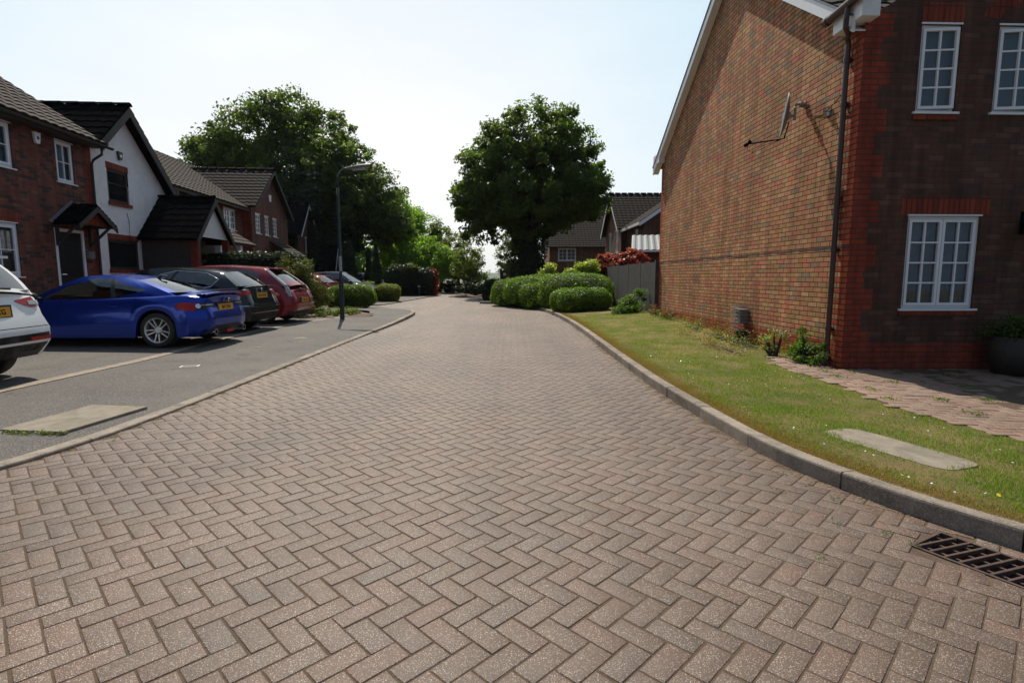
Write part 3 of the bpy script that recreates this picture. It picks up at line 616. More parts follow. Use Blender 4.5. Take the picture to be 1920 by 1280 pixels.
mb = MB(); mb.tube([(-OV-.07, .02, EZ+.27), (-OV-.07, .04, EZ+.12), (-OV-.06, .06, EZ+.03), (-OV+.02, .12, EZ-.03), (-.10, .2, EZ-.05), (-.058, .24, EZ-.11), (-.058, .25, EZ-.3), (-.058, .25, .16)], .036, 12)
for z in (.62, 1.75, 2.45, 3.72, 4.3): mb.tube([(-.058, .25, z-.03), (-.058, .25, z+.03)], .043, 12); mb.box(-.06, -.002, .20, .30, z-.014, z+.014)
mb.tube([(-.058, .25, .30), (-.058, .25, .2), (-.1, .25, .09)], .044, 12)
mb.build('downpipe', M['brown'], H, smooth=False)
mb = MB(fr_front()); mb.box(-.0, 7.5, .002, .05, -.3, .02); mb.build('footing', M['kerb'], H)
# satellite dish
SD = thing('satellite_dish', 'grey oval satellite dish seen edge-on, on a bracket on the sunny brick gable', 'satellite dish', (4.25, 8.86, 3.86), 0)
nrm = Vector((-.93, .36, .14)).normalized(); ux = nrm.cross(Vector((0, 0, 1))).normalized(); uz = ux.cross(nrm)
def dp(a, b, d): return ux*a+uz*b+nrm*d
rows = []
for i in range(7):
    r = i/6; rows.append([dp(math.cos(t)*.27*r, math.sin(t)*.33*r, .06*r*r-.06) for t in [2*math.pi*k/28 for k in range(29)]])
rim = [dp(math.cos(t)*.277, math.sin(t)*.337, -.012) for t in [2*math.pi*k/28 for k in range(29)]]
back = [[dp(math.cos(t)*.27*r, math.sin(t)*.33*r, .06*r*r-.07) for t in [2*math.pi*k/28 for k in range(29)]] for r in (1, .8, .6, .4, .2, 0)]
mb = MB(); mb.grid(rows+[rim]+back); mb.build('reflector', M['grey_metal'], SD, smooth=True, fix=False)
mb = MB(); lnb = dp(0, -.36, .0)+Vector((-.42, .16, -.03)); mb.tube([dp(0, -.1, -.09), dp(0, -.34, -.07), dp(0, -.36, .0), lnb], .011, 8); mb.build('feed_arm', M['black'], SD)
mb = MB(); mb.tube([lnb+Vector((-.05, 0, -.03)), lnb+Vector((.05, 0, .035))], [.03, .02], 10); mb.tube([lnb+Vector((.0, 0, .0)), lnb+Vector((.03, .0, .06))], .018, 8); mb.tube([lnb, lnb+Vector((.0, .01, -.1)), lnb+Vector((.08, .01, -.13)), lnb+Vector((.2, .02, -.04)), dp(0, -.36, -.02)], .004, 6); mb.build('receiver', M['black'], SD)
mb = MB(); mb.box(-.0, .09, -.05, .05, -.06, .04); mb.tube([(.03, 0, 0), (.17, .0, -.0)], .03, 10); mb.tube([(.17, 0, -.07), (.17, 0, .12), (.19, .01, .17), (.25, .02, .18)], .02, 10); mb.tube([(.24, .02, .18), (.34, .04, .17)], .045, 12); mb.box(.325, .345, -.0, .08, .12, .23); mb.build('bracket', M['galv'], SD)
mb = MB(); mb.tube([(.33, .0, .1), (.34, -.2, .04), (.335, -.45, .03), (.335, -.62, .05)], .005, 6); mb.build('cable', M['timber'], SD)
JB = thing('cable_bracket', 'small bright metal bracket on the gable between the satellite dish and the brown downpipe', 'bracket', (4.625, 8.26, 3.74), K_)
mb = MB(); mb.box(-.03, 0, -.04, .04, -.06, .06); mb.box(-.09, -.028, -.008, .008, -.05, .05); mb.build('plate', M['chrome'], JB)
mb = MB(); mb.tube([(-.06, 0, 0), (-.04, -.2, .08), (-.07, -.38, .13)], .006, 6); mb.build('wire', M['black'], JB)
# flue terminal guard
FG = thing('flue_guard', 'rusty wire cage over a boiler flue low on the sunny gable wall', 'flue guard', (wallx(10.55), 10.55, .34), K_)
mb = MB(); w_, d_, h_ = .19, .24, .46
for k in range(8):
    y = -w_+2*w_*k/7; mb.tube([(-.006, y, 0), (-d_, y, .02), (-d_, y, h_-.02), (-.006, y, h_)], .0035, 5, False)
for k in range(7):
    z = .02+(h_-.04)*k/6; mb.tube([(-.006, -w_, z), (-d_, -w_, z), (-d_, w_, z), (-.006, w_, z)], .0035, 5, False)
mb.build('cage', M['galv'], FG)
mb = MB(); mb.box(-.17, -.004, -.11, .11, .12, .38); mb.box(-.2, -.004, -.13, .13, .385, .40); mb.build('terminal', M['grey_metal'], FG, bevel=.004)
mb = MB(); mb.box(-.2, -.005, -.05, .05, -.28, -.02); mb.build('stub_pipe', M['timber'], FG)
# wall lantern
WL = thing('wall_lantern', 'black carriage lantern on the shaded front wall beside the ground floor window', 'lantern', (CX+2.42, CY+.09, 2.0), K_)
mb = MB(); mb.box(-.03, .03, -.03, .0, -.05, .25); mb.tube([(0, -.02, .2), (0, -.08, .25), (0, -.14, .22), (0, -.14, .17)], .01, 8); mb.lathe([(.005, .2), (.05, .16), (.10, .11), (.10, .10), (.01, .10)], (0, -.14, 0), 6); mb.lathe([(.0, -.17), (.03, -.15), (.055, -.12), (.055, -.10), (.01, -.1)], (0, -.14, 0), 6)
for k in range(6): a = k*math.pi/3; mb.tube([(.085*math.cos(a), -.14+.085*math.sin(a), .1), (.05*math.cos(a), -.14+.05*math.sin(a), -.1)], .005, 5)
mb.build('body', M['black'], WL)
mb = MB(); mb.lathe([(.08, .1), (.047, -.1)], (0, -.14, 0), 6); mb.build('glazing', M['dark_glass'], WL)
# ---------------- fence
F = thing('timber_fence', 'tall weathered grey board fence running back from the far corner of the near brick house', 'fence', (0, 0, 0))
FW = simple('weathered_boards', (.085, .08, .076), .85, (.05, .048, .046), 4, .004, 50)
y = 16.3
k = 0
while y < 29:
    mb = MB(); mb.box(4.26, 4.35, y, y+.09, -.1, 1.86); mb.build('post', FW, F)
    mb = MB(); y2 = y+.09
    while y2 < y+1.88:
        dz = rnd.uniform(-.012, .012); x0 = 4.275+rnd.uniform(-.003, .003); mb.prism([(x0, y2, 0), (x0+.018, y2, 0), (x0+.010, y2+.118, 0), (x0-.006, y2+.118, 0)], (0, 0, 1.80+dz)); y2 += .1125
    mb.build('panel', FW, F); y += 1.92
# ---------------- left terrace, frame: local x towards the road, local y along the facade
FR = (-11.28, 14.1); FZ = .082
def lthing(name, label, cat, s=0, d=0, z=0, group=None):
    c, sn = math.cos(FZ), math.sin(FZ)
    return thing(name, label, cat, (FR[0]+d*c-s*sn, FR[1]+d*sn+s*c, z), FZ, group)
fe = fr_east()
def fe_at(x): return fr_east(x)
A = lthing('brick_house', 'red brick house at the left edge with black front door and tiled canopy', 'house')
G0 = .2
mb = MB(fe); dw = (-.53, .50, .46, 2.56); wl = (-3.4, -1.62, 1.37, 2.55); wu1 = (-3.4, -1.55, 3.76, 4.74); wu2 = (-.24, .38, 3.72, 4.72)
wall(mb, -12, 1.05, G0, 4.85, [dw, wl, wu1, wu2]); mb.build('front_wall', M['wall_left'], A)
mb = MB(fe_at(.004)); 
for i in range(int(4.6/.075)+1):
    z = G0+i*.075; w_ = .225 if (i//3) % 2 == 0 else .337
    if z+.075 < 4.84: mb.quad((1.05-w_, 0, z), (1.052, 0, z), (1.052, 0, z+.0749), (1.05-w_, 0, z+.0749))
mb.build('quoin', M['redq'], A)
mb = MB(); mb.quad((0, 1.05, G0), (-8, 1.05, G0), (-8, 1.05, 4.85), (0, 1.05, 4.85)); mb.add([(0, 1.05, 4.85), (-8, 1.05, 4.85), (-4, 1.05, 7.4)], [(0, 1, 2)]); mb.build('end_wall', M['wall_left'], A)
sp = math.hypot(1, .655)
roof(A, (.34, -12, 4.93), (0, 1, 0), (-1/sp, 0, .655/sp), 4.32*sp, 'tile', W=13.3)
roof(A, (-8.32, -12, 4.85-.32*.655+.1), (0, 1, 0), (1/sp, 0, .655/sp), 4.32*sp, 'tile', W=13.3)
ridge(A, (-4, -12, 7.76), (-4, 1.35, 7.76), 'tile')
mb = MB(); mb.box(.02, .27, -12, 1.12, 4.80, 4.84); mb.build('soffit', M['timber'], A)
mb = MB(); mb.box(.27, .295, -12, 1.2, 4.78, 4.92); mb.build('fascia', M['timber'], A)
P = [(.30+.06+.055*math.cos(t), 4.87+.055*math.sin(t)) for t in [math.pi+math.pi*k/8 for k in range(9)]]
mb = MB(); mb.grid([[(x, yy, z) for x, z in P] for yy in (-12, 1.42)]); mb.tube([(.36, .98, 4.76), (.34, .98, 4.62), (.12, .98, 4.48), (.06, .98, 4.36), (.06, .98, .4)], .034, 8); mb.build('gutter', M['timber'], A, fix=False)
window(A, fe, *wl, cas=2, cols=2, rows=2, back='blind', bar=.018, lintel=(.25, .1), frame=.075)
window(A, fe, *wu1, cas=2, cols=2, rows=2, back='sky_reflection', folds=False, bar=.018, frame=.075)  # pale sheet behind the panes stands in for mirrored sky
window(A, fe, *wu2, cas=1, cols=2, rows=2, back='sky_reflection', folds=False, bar=.018, frame=.06)
# door
mb = MB(fe); f = .075
mb.box(dw[0], dw[0]+f, -.06, .012, dw[2], dw[3]); mb.box(dw[1]-f, dw[1], -.06, .012, dw[2], dw[3]); mb.box(dw[0]+f, dw[1]-f, -.06, .012, dw[3]-f, dw[3]); mb.build('door_frame', M['upvc'], A)
mb = MB(fe); mb.box(dw[0]+f, dw[1]-f, -.05, -.02, dw[2], dw[3]-f)
for zz in (2.02, 1.72, 1.42):
    mb.box(-.14, .12, -.021, -.012, zz, zz+.2)
D_ = mb.build('door', M['door'], A, bevel=.004)
mb = MB(fe); mb.tube([(dw[0]+.14, .01, 1.42), (dw[0]+.27, .015, 1.42)], .012, 8); mb.box(dw[0]+.12, dw[0]+.16, -.019, .0, 1.34, 1.55); mb.build('handle', M['chrome'], D_)
mb = MB(fe); mb.box(-.14, .13, -.0195, -.008, 1.24, 1.275); mb.build('letter_slot', M['chrome'], D_)
# canopy: little pitched tiled roof, ridge towards the road
c0 = .12; pz = 3.12; hw = .74; cp = .66; cs = math.hypot(1, cp)
roof(A, (.05, c0-hw, pz-hw*cp+.06), (1, 0, 0), (0, 1/cs, cp/cs), hw*cs, 'tile_dark', W=.60, name='canopy_slope', course=.15, tile=.16)
roof(A, (.05, c0+hw, pz-hw*cp+.06), (1, 0, 0), (0, -1/cs, cp/cs), hw*cs, 'tile_dark', W=.60, name='canopy_slope', course=.15, tile=.16)
for sgn in (-1, 1):
    board(A, (.64, c0, pz+.02), (.64, c0+sgn*hw, pz-hw*cp+.02), .13, .03, (1, 0, 0), 'timber', 'canopy_bargeboard')
    mb = MB(); mb.tube([(.55, c0+sgn*.60, pz-hw*cp+.04), (.05, c0+sgn*.60, pz-hw*cp-.42)], .035, 6); mb.box(.005, .07, c0+sgn*.60-.035, c0+sgn*.60+.035, pz-hw*cp-.5, pz-hw*cp); mb.box(.01, .60, c0+sgn*.60-.035, c0+sgn*.60+.035, pz-hw*cp-.0, pz-hw*cp+.07); mb.build('canopy_bracket', M['timber'], A)
mb = MB(); mb.add([(.5, c0-hw+.1, pz-hw*cp+.04), (.5, c0+hw-.1, pz-hw*cp+.04), (.5, c0, pz-.02)], [(0, 1, 2)]); mb.build('canopy_gable', M['redq'], A, fix=False)
mb = MB(); mb.prism([(.004, c0-hw-.08, pz-hw*cp+.08), (.004, c0, pz+.16), (.05, c0, pz+.14), (.1, c0-hw-.08, pz-hw*cp+.04)], (0, .05, .03)); mb.build('canopy_flashing', M['lead'], A)
def alarm(name, label, s, d, z, w, h, mats, sponge='white', **kw):
    o = lthing(name, label, 'alarm box', s, d, z)
    mb = MB(); mb.prism([(0, -w/2, h/2), (0, w/2, h/2), (0, w*.32, -h*.4), (0, w*.2, -h/2), (0, -w*.2, -h/2), (0, -w*.32, -h*.4)], (.06, 0, 0)); mb.build('cover', M[mats[0]], o, bevel=.006)
    mb = MB(); mb.lathe([(.0, .062), (w*.2, .062), (w*.2, .066), (0, .068)], (0, 0, 0), 12, 'x'); mb.build('emblem', M[mats[1]], o)
alarm('alarm_box', 'white tapered burglar alarm box under the eaves of the left red brick house', -.84, .003, 4.60, .20, .26, ('white', 'door'))
ml = lthing('mail_box', 'small metal letter box with a sloping bright lid on the wall beside the black door', 'letter box', .64, .0, 1.96)
mb = MB(); mb.box(.005, .1, -.12, .10, -.12, .08); mb.build('box', M['grey_metal'], ml, bevel=.004)
mb = MB(); mb.prism([(.0, -.13, .12), (.0, .11, .12), (.14, .11, .075), (.14, -.13, .075)], (0, 0, .012)); mb.build('lid', M['chrome'], ml)
# white rendered house with steep gable
B = lthing('rendered_house', 'white rendered house with steep dark gable and garage porch', 'house', 1.06)
# local y measured from its left edge
gy = 1.45; gz = 6.25; lw_ = (.45, 1.9, 1.58, 2.42); uw = (.65, 1.62, 3.5, 4.42)
mb = MB(fe_at(-.02)); wall(mb, 0.002, 4.1, G0, 4.02, [lw_, (uw[0], uw[1], uw[2], 4.02)]);
mb.quad((.002, 0, 4.02), (uw[0], 0, 4.02), (uw[0], 0, 4.42), (.002, 0, 4.42)); mb.quad((uw[1], 0, 4.02), (3.73, 0, 4.02), (3.35, 0, 4.42), (uw[1], 0, 4.42)); mb.add([(.002, 0, 4.42), (3.35, 0, 4.42), (gy, 0, 6.1), (.002, 0, 4.86)], [(0, 1, 2, 3)]); mb.build('gable_wall', M['render'], B)
gp_ = .9; gs = math.hypot(1, gp_)
roof(B, (.28, 4.05, gz-(4.05-gy)*gp_+.06), (-1, 0, 0), (0, -1/gs, gp_/gs), (4.05-gy)*gs, 'tile_dark', W=4.8)
roof(B, (.28, .02, gz-(gy-.02)*gp_+.06), (-1, 0, 0), (0, 1/gs, gp_/gs), (gy-.02)*gs, 'tile_dark', W=4.8)
ridge(B, (.30, gy, gz+.10), (-4.4, gy, gz+.10), 'tile_dark')
board(B, (.26, gy, gz+.03), (.26, 4.12, gz-(4.12-gy)*gp_+.03), .26, .03, (1, 0, 0), 'timber'); board(B, (.26, gy, gz+.03), (.26, .0, gz-gy*gp_+.03), .26, .03, (1, 0, 0), 'timber')
window(B, fe_at(-.02), *lw_, cas=1, cols=1, rows=1, back='room', glass='dark_glass', mat='timber', lintel=(.17, .0), sill=False, frame=.05); window(B, fe_at(-.02), *uw, cas=1, cols=1, rows=1, back='room', glass='dark_glass', mat='timber', lintel=(.18, .03), sill=False, frame=.05)
for q_ in (uw, lw_): mb = MB(fe_at(-.02)); mb.box(q_[0]-.03, q_[1]+.06, -.02, .05, q_[2]-.1, q_[2]-.001); mb.build('brick_sill', M['redq'], B)
mb = MB(fe_at(-.02)); mb.tube([(1.42, .01, 3.25), (1.5, .012, 3.0), (1.47, .012, 2.5), (1.8, .012, 2.45)], .007, 5); mb.build('cable', M['timber'], B)
o = alarm('alarm_box', 'black and white oval alarm box on the white rendered gable above its upper window', 2.33, -.02, 4.86, .22, .24, ('door', 'white'))
# back part of the white house under the main long roof
mb = MB(fe_at(-.4)); w4 = (5.35, 6.45, 3.7, 4.5); wall(mb, 3.6, 7.25, G0, 4.55, [w4]); mb.build('rear_wall', M['render'], B)
window(B, fe_at(-.4), *w4, cas=2, cols=1, rows=1, back='room', mat='timber', sill=False, frame=.05)
rs_ = math.hypot(1, .60)
roof(B, (-.02, 3.85, 4.52), (0, 1, 0), (-1/rs_, 0, .6/rs_), 4.56*rs_, 'tile', W=12.65)
roof(B, (-8.6, 1.2, 4.4), (0, 1, 0), (1/rs_, 0, .6/rs_), 4.0*rs_, 'tile', W=15.3); ridge(B, (-4.58, 1.2, 7.25), (-4.58, 16.5, 7.25), 'tile')
mb = MB(); mb.box(-.08, -.05, 4.0, 11.0, 4.40, 4.54); mb.build('fascia', M['timber'], B)
# garage porch with steep gable towards the road
pr = 3.25; pd = 1.75; ph = 3.92; pw = 1.42; pp = 1.0; ps = math.hypot(1, pp)
roof(B, (pd, pr-pw, ph-pw*pp+.03), (-1, 0, 0), (0, 1/ps, pp/ps), pw*ps, 'tile_dark', W=2.4, name='porch_slope'); roof(B, (pd, pr+pw, ph-pw*pp+.03), (-1, 0, 0), (0, -1/ps, pp/ps), pw*ps, 'tile_dark', W=2.4, name='porch_slope'); ridge(B, (pd, pr, ph+.08), (-.6, pr, ph+.08), 'tile_dark', .1)
for sgn in (-1, 1): board(B, (pd, pr, ph), (pd, pr+sgn*pw, ph-pw*pp), .2, .03, (1, 0, 0), 'timber', 'porch_bargeboard')
mb = MB(); mb.add([(pd-.15, pr-1.16, ph-1.28), (pd-.15, pr+1.16, ph-1.28), (pd-.15, pr, ph-.1)], [(0, 1, 2)]); mb.build('porch_gable', M['render'], B, fix=False)
for ya_, yb_ in ((-1.2, -1.0), (1.0, 1.2)): mb = MB(); mb.box(pd-.3, pd-.1, pr+ya_, pr+yb_, G0, ph-1.3); mb.build('porch_pier', M['redq'], B)
mb = MB(); mb.box(0, pd-.301, pr-1.22, pr-1.12, G0, ph-1.3); mb.build('porch_wall', M['timber'], B)
mb = MB(); mb.box(pd-.9, pd-.85, pr-1.0, pr+1.0, G0, ph-1.32); mb.build('garage_door', M['timber'], B)
# lean-to tiled roof beside porch
ls = math.hypot(1, .62)
roof(B, (1.15, 4.9, 2.66), (0, 1, 0), (-1/ls, 0, .62/ls), 1.6*ls, 'tile', W=3.5, name='lean_to_roof')
for yy in (5.2, 7.0): mb = MB(); mb.box(.8, 1.0, yy, yy+.2, G0, 2.62); mb.build('lean_to_pier', M['render'], B)
mb = MB(); mb.box(-.38, -.34, 4.9, 8.4, G0, 2.7); mb.build('garage_door', M['timber'], B)
# red brick house with gable and three tall windows
Cc = lthing('brick_house', 'red brick house with a steep brown tiled gable holding three narrow white windows', 'house', 8.3)
mb = MB(fe_at(-.4)); w5 = (1.75, 2.95, 3.45, 4.36); wall(mb, .05, 3.65, G0, 4.55, [w5]); mb.build('front_wall', M['wall_red'], Cc)
window(Cc, fe_at(-.4), *w5, cas=2, cols=2, rows=3, back='room', glass='glass', bar=.03)
mb = MB(); mb.box(-.396, -.39, .05, .5, G0, 4.5); mb.build('quoin', M['redq'], Cc)
mb = MB(); mb.quad((-.4, .06, G0), (-3.5, .06, G0), (-3.5, .06, 5.8), (-.4, .06, 4.5)); mb.build('end_wall', M['wall_red'], Cc)
gy = 6.35; hwid = 2.75; gzz = 6.72; gp2 = .76; g2 = math.hypot(1, gp2)
wins = [(4.25, 4.9, 3.45, 4.4), (5.45, 6.05, 3.45, 4.4), (6.6, 7.25, 3.45, 4.4)]
mb = MB(fe_at(0)); wall(mb, gy-2.6, gy+2.6, G0, 4.66, wins); mb.add([(gy-2.6, 0, 4.66), (gy+2.6, 0, 4.66), (gy, 0, 6.62)], [(0, 1, 2)]); mb.build('gable_wall', M['wall_red'], Cc)
mb = MB(); mb.quad((0, gy-2.6, G0), (-1.0, gy-2.6, G0), (-1.0, gy-2.6, 4.66), (0, gy-2.6, 4.66)); mb.build('return_wall', M['redq'], Cc)
for w_ in wins: window(Cc, fe_at(0), *w_, cas=1, cols=2, rows=4, back='room', bar=.03, lintel=(.24, .04))
roof(Cc, (.3, gy-hwid-.05, gzz-(hwid+.05)*gp2+.05), (-1, 0, 0), (0, 1/g2, gp2/g2), (hwid+.05)*g2, 'tile_grey', W=4.9)
roof(Cc, (.3, gy+hwid+.05, gzz-(hwid+.05)*gp2+.05), (-1, 0, 0), (0, -1/g2, gp2/g2), (hwid+.05)*g2, 'tile_grey', W=4.9); ridge(Cc, (.32, gy, gzz+.10), (-4.4, gy, gzz+.10), 'tile_grey')
for sgn in (-1, 1): board(Cc, (.28, gy, gzz+.02), (.28, gy+sgn*(hwid+.05), gzz-(hwid+.05)*gp2+.02), .17, .03, (1, 0, 0), 'timber')
alarm('alarm_box', 'pale round alarm box in the brick gable above the three narrow windows', 8.3+gy-.1, .003, 5.35, .3, .34, ('white', 'white'))
mb = MB(); 
roof(Cc, (1.2, gy-.4, 2.45), (0, 1, 0), (-1/ls, 0, .62/ls), 1.2*ls, 'tile', W=2.4, name='porch_roof'); mb.box(.9, 1.1, gy-.3, gy-.1, G0, 2.5); mb.build('porch_post', M['timber'], Cc); mb = MB(); mb.box(.9, 1.1, gy+1.7, gy+1.9, G0, 2.5); mb.build('porch_post', M['timber'], Cc)
# dark house at the far end of the left row
Dd = thing('brick_house', 'dark roofed brick house with narrow pale edged gable under the big trees', 'house', (-14.7, 37.2, -.2), FZ)
gy, hwid, gzz, gp3 = 3.0, 2.2, 6.75, 1.05; g3 = math.hypot(1, gp3); w6 = (2.55, 3.35, 3.3, 4.4)
mb = MB(fe_at(0)); wall(mb, .9, 5.1, 0, 4.5, [w6]); mb.add([(.9, 0, 4.5), (5.1, 0, 4.5), (gy, 0, 6.65)], [(0, 1, 2)]); mb.build('gable_wall', M['wall_red'], Dd)
window(Dd, fe_at(0), *w6, cas=2, cols=1, rows=1, back='room', lintel=(.25, .05))
for s1 in (-1, 1):
    roof(Dd, (.3, gy+s1*hwid, gzz-hwid*gp3+.05), (-1, 0, 0), (0, -s1/g3, gp3/g3), hwid*g3, 'tile_dark', W=5.0)
    board(Dd, (.28, gy, gzz+.02), (.28, gy+s1*hwid, gzz-hwid*gp3+.02), .2, .03, (1, 0, 0), 'render')
    board(Dd, (2.0, 4.0, 3.9), (2.0, 4.0+s1*1.1, 3.9-1.9), .16, .03, (1, 0, 0), 'render', 'porch_bargeboard')
    roof(Dd, (2.0, 4.0+s1*1.1, 2.0), (-1, 0, 0), (0, -s1*.5, .866), 2.2, 'tile_dark', W=2.0, name='porch_slope')
ridge(Dd, (.3, gy, gzz+.1), (-4.5, gy, gzz+.1), 'tile_dark')
w7 = (-2.4, -1.4, 3.2, 4.2); mb = MB(fe_at(-1.4)); wall(mb, -5.0, .9, 0, 4.5, [w7]); mb.build('front_wall', M['wall_red'], Dd); window(Dd, fe_at(-1.4), *w7, cas=2, cols=1, rows=1, back='room')
mb = MB(); mb.box(-1.1, -1.0, -5, .8, 4.40, 4.56); mb.build('gutter', M['render'], Dd)
roof(Dd, (-1.05, -5, 4.55), (0, 1, 0), (-.8, 0, .6), 4.4, 'tile_dark', W=10.4)
# ---------------- far houses on the right
E1 = thing('brick_house', 'brick house with tall brown tiled gable above the grey fence, beyond the near house', 'house', (7.2, 36.4, 0), 0)
mb = MB(fr_side()); we = [(1.0, 2.1, 3.0, 4.5), (3.5, 4.6, 3.0, 4.5)]; wall(mb, 0, 6, -.3, 4.7, we); mb.add([(0, 0, 4.7), (6, 0, 4.7), (3, 0, 6.95)], [(0, 1, 2)]); mb.build('gable_wall', M['wall_side'] if False else M['wall_red'], E1)
for w_ in we: window(E1, fr_side(), *w_, cas=2, cols=1, rows=2, back='room', lintel=(.3, .05))
mb = MB(fr_front()); wall(mb, 0, 10, -.3, 4.7); mb.build('side_wall', M['wall_red'], E1)
e = math.hypot(1, .8)
roof(E1, (-.35, -.35, 4.7-.28+.05), (1, 0, 0), (0, 1/e, .8/e), 3.35*e, 'tile_grey', W=10); roof(E1, (-.35, 6.35, 4.7-.28+.05), (1, 0, 0), (0, -1/e, .8/e), 3.35*e, 'tile_grey', W=10); ridge(E1, (-.35, 3, 7.2), (9.6, 3, 7.2), 'tile_grey')
board(E1, (-.33, 3, 7.05), (-.33, -.35, 4.42), .2, .03, (-1, 0, 0), 'render'); board(E1, (-.33, 3, 7.05), (-.33, 6.35, 4.42), .2, .03, (-1, 0, 0), 'render')
# near block of the same house, gable towards the camera
mb = MB(fr_side(.35)); wf = (-3.3, -2.4, 3.0, 4.2); wall(mb, -4.9, -.02, -.3, 4.6, [wf]); mb.build('front_wall', M['wall_red'], E1); window(E1, fr_side(.35), *wf, cas=2, cols=1, rows=1, back='room')
mb = MB(fr_front(-4.9)); wall(mb, .35, 8.4, -.3, 4.6); mb.add([(.35, 0, 4.6), (8.4, 0, 4.6), (4.4, 0, 7.3)], [(0, 1, 2)]); mb.build('gable_wall', M['wall_red'], E1)
e2 = math.hypot(1, .68); roof(E1, (.0, -5.2, 4.6-.24+.1), (0, 1, 0), (1/e2, 0, .68/e2), 4.4*e2, 'tile', W=5.2); roof(E1, (8.8, -5.2, 4.36), (0, 1, 0), (-1/e2, 0, .68/e2), 4.4*e2, 'tile', W=5.2)
board(E1, (-.02, -5.2, 4.42), (4.4, -5.2, 7.43), .22, .03, (0, -1, 0), 'render'); board(E1, (4.4, -5.2, 7.43), (8.8, -5.2, 4.42), .22, .03, (0, -1, 0), 'render')
mb = MB(); mb.box(-.06, .02, -5.2, 0, 4.28, 4.44); mb.build('fascia', M['render'], E1)
mb = MB(); mb.box(.0, .02, -.3, .3, 0, 4.4); mb.build('quoin', M['redq'], E1) if False else None
GA = thing('garage', 'low brick garage with pale ribbed roof behind the grey fence', 'garage', (6.15, 27.2, 0), -.22)
mb = MB(); mb.box(0, 6, 0, 5.5, -.2, 2.62); mb.build('wall', M['wall_red'], GA)
mb = MB(); mb.box(-.08, .02, -.06, .06, -.2, 2.6); mb.build('downpipe', M['white'], GA)
mb = MB(); P = []
for k in range(85): x = -.25+6.6*k/84; P.append([(x, -.3, 2.66+.03*(k % 4 in (1, 2))), (x, 3, 3.6+.03*(k % 4 in (1, 2))), (x, 5.8, 2.7+.03*(k % 4 in (1, 2)))])
mb.grid(P); mb.build('roof', simple('ribbed_sheet', (.16, .17, .18), .6, (.11, .12, .13), 9), GA, fix=False)
mb = MB(); mb.box(-.27, 6.3, -.36, -.26, 2.56, 2.66); mb.build('gutter', M['white'], GA)
E2 = thing('brick_house', 'long low looking brick house half hidden behind the big round tree', 'house', (3.3, 48.5, -.6), 0)
wg = [(.75, 2.35, 3.35, 4.45), (4.9, 6.4, 3.35, 4.45)]
mb = MB(fr_front()); wall(mb, 0, 12, -.5, 4.7, wg); mb.build('front_wall', M['wall_far'], E2)
for w_ in wg: window(E2, fr_front(), *w_, cas=2, cols=2, rows=3, back='curtain', bar=.04, frame=.08)
mb = MB(fr_side()); wall(mb, 0, 9, -.5, 4.7); mb.add([(0, 0, 4.7), (9, 0, 4.7), (4.5, 0, 8.1)], [(0, 1, 2)]); mb.build('end_wall', M['wall_far'], E2)
e = math.hypot(1, .74); roof(E2, (-.3, -.4, 4.55), (1, 0, 0), (0, 1/e, .74/e), 4.9*e, 'tile_grey', W=13); roof(E2, (-.3, 9.4, 4.55), (1, 0, 0), (0, -1/e, .74/e), 4.9*e, 'tile_grey', W=13)
# ---------------- cars. local x forward, y left, z up, origin on the ground under the middle
def paint(name, c, rough=.22, flake=.0):
    t = NT(name); o = t.obj(); col = t.mix(t.ramp(t.noise(o, 2.0, 4), [(.3, 0.), (.8, .25)]), c, tuple(x*.8 for x in c))
    return t.done(t.bsdf(col, t.math('ADD', t.math('MULTIPLY', t.noise(o, 7, 4), .12), rough), None, flake, .4, .45))
M['tyre'] = simple('tyre_rubber', (.018, .018, .018), .75, (.03, .029, .028), 20)
M['alloy'] = simple('alloy_wheel', (.62, .62, .64), .35, (.5, .5, .52), 12, metal=.6)
M['plastic'] = simple('black_plastic', (.02, .02, .021), .55, (.03, .03, .031), 18, spec=.4)
M['lamp_red'] = simple('red_lamp', (.45, .006, .006), .22, (.22, .003, .003), 30, spec=.4)
M['lamp_amber'] = simple('amber_lamp', (.6, .10, .02), .15, (.5, .08, .02), 30, spec=.7)
M['lamp_clear'] = simple('clear_lamp', (.45, .45, .45), .15, (.25, .25, .25), 40, spec=.8)
M['plate_yellow'] = simple('yellow_plate', (.72, .36, .015), .45, (.66, .32, .012), 6)
M['seat'] = simple('seat_fabric', (.02, .02, .022), .9)
def text_mesh(par, name, body, size, mtx, mat):
    cu = bpy.data.curves.new(name, 'FONT'); cu.body = body; cu.size = size; cu.align_x = 'CENTER'; cu.align_y = 'CENTER'; cu.extrude = .0012; cu.offset = size*.014
    o = bpy.data.objects.new(name, cu); COL.objects.link(o); bpy.context.view_layer.update()
    me = bpy.data.meshes.new_from_object(o.evaluated_get(bpy.context.evaluated_depsgraph_get())); bpy.data.objects.remove(o); bpy.data.curves.remove(cu)
    me.transform(mtx); me.materials.clear(); me.materials.append(mat); n = bpy.data.objects.new(name, me); COL.objects.link(n); n.parent = par; return n
def lerp(a, b, t): return a+(b-a)*t
def pw(pts, t): return float(np.interp(t, [p[0] for p in pts], [p[1] for p in pts]))
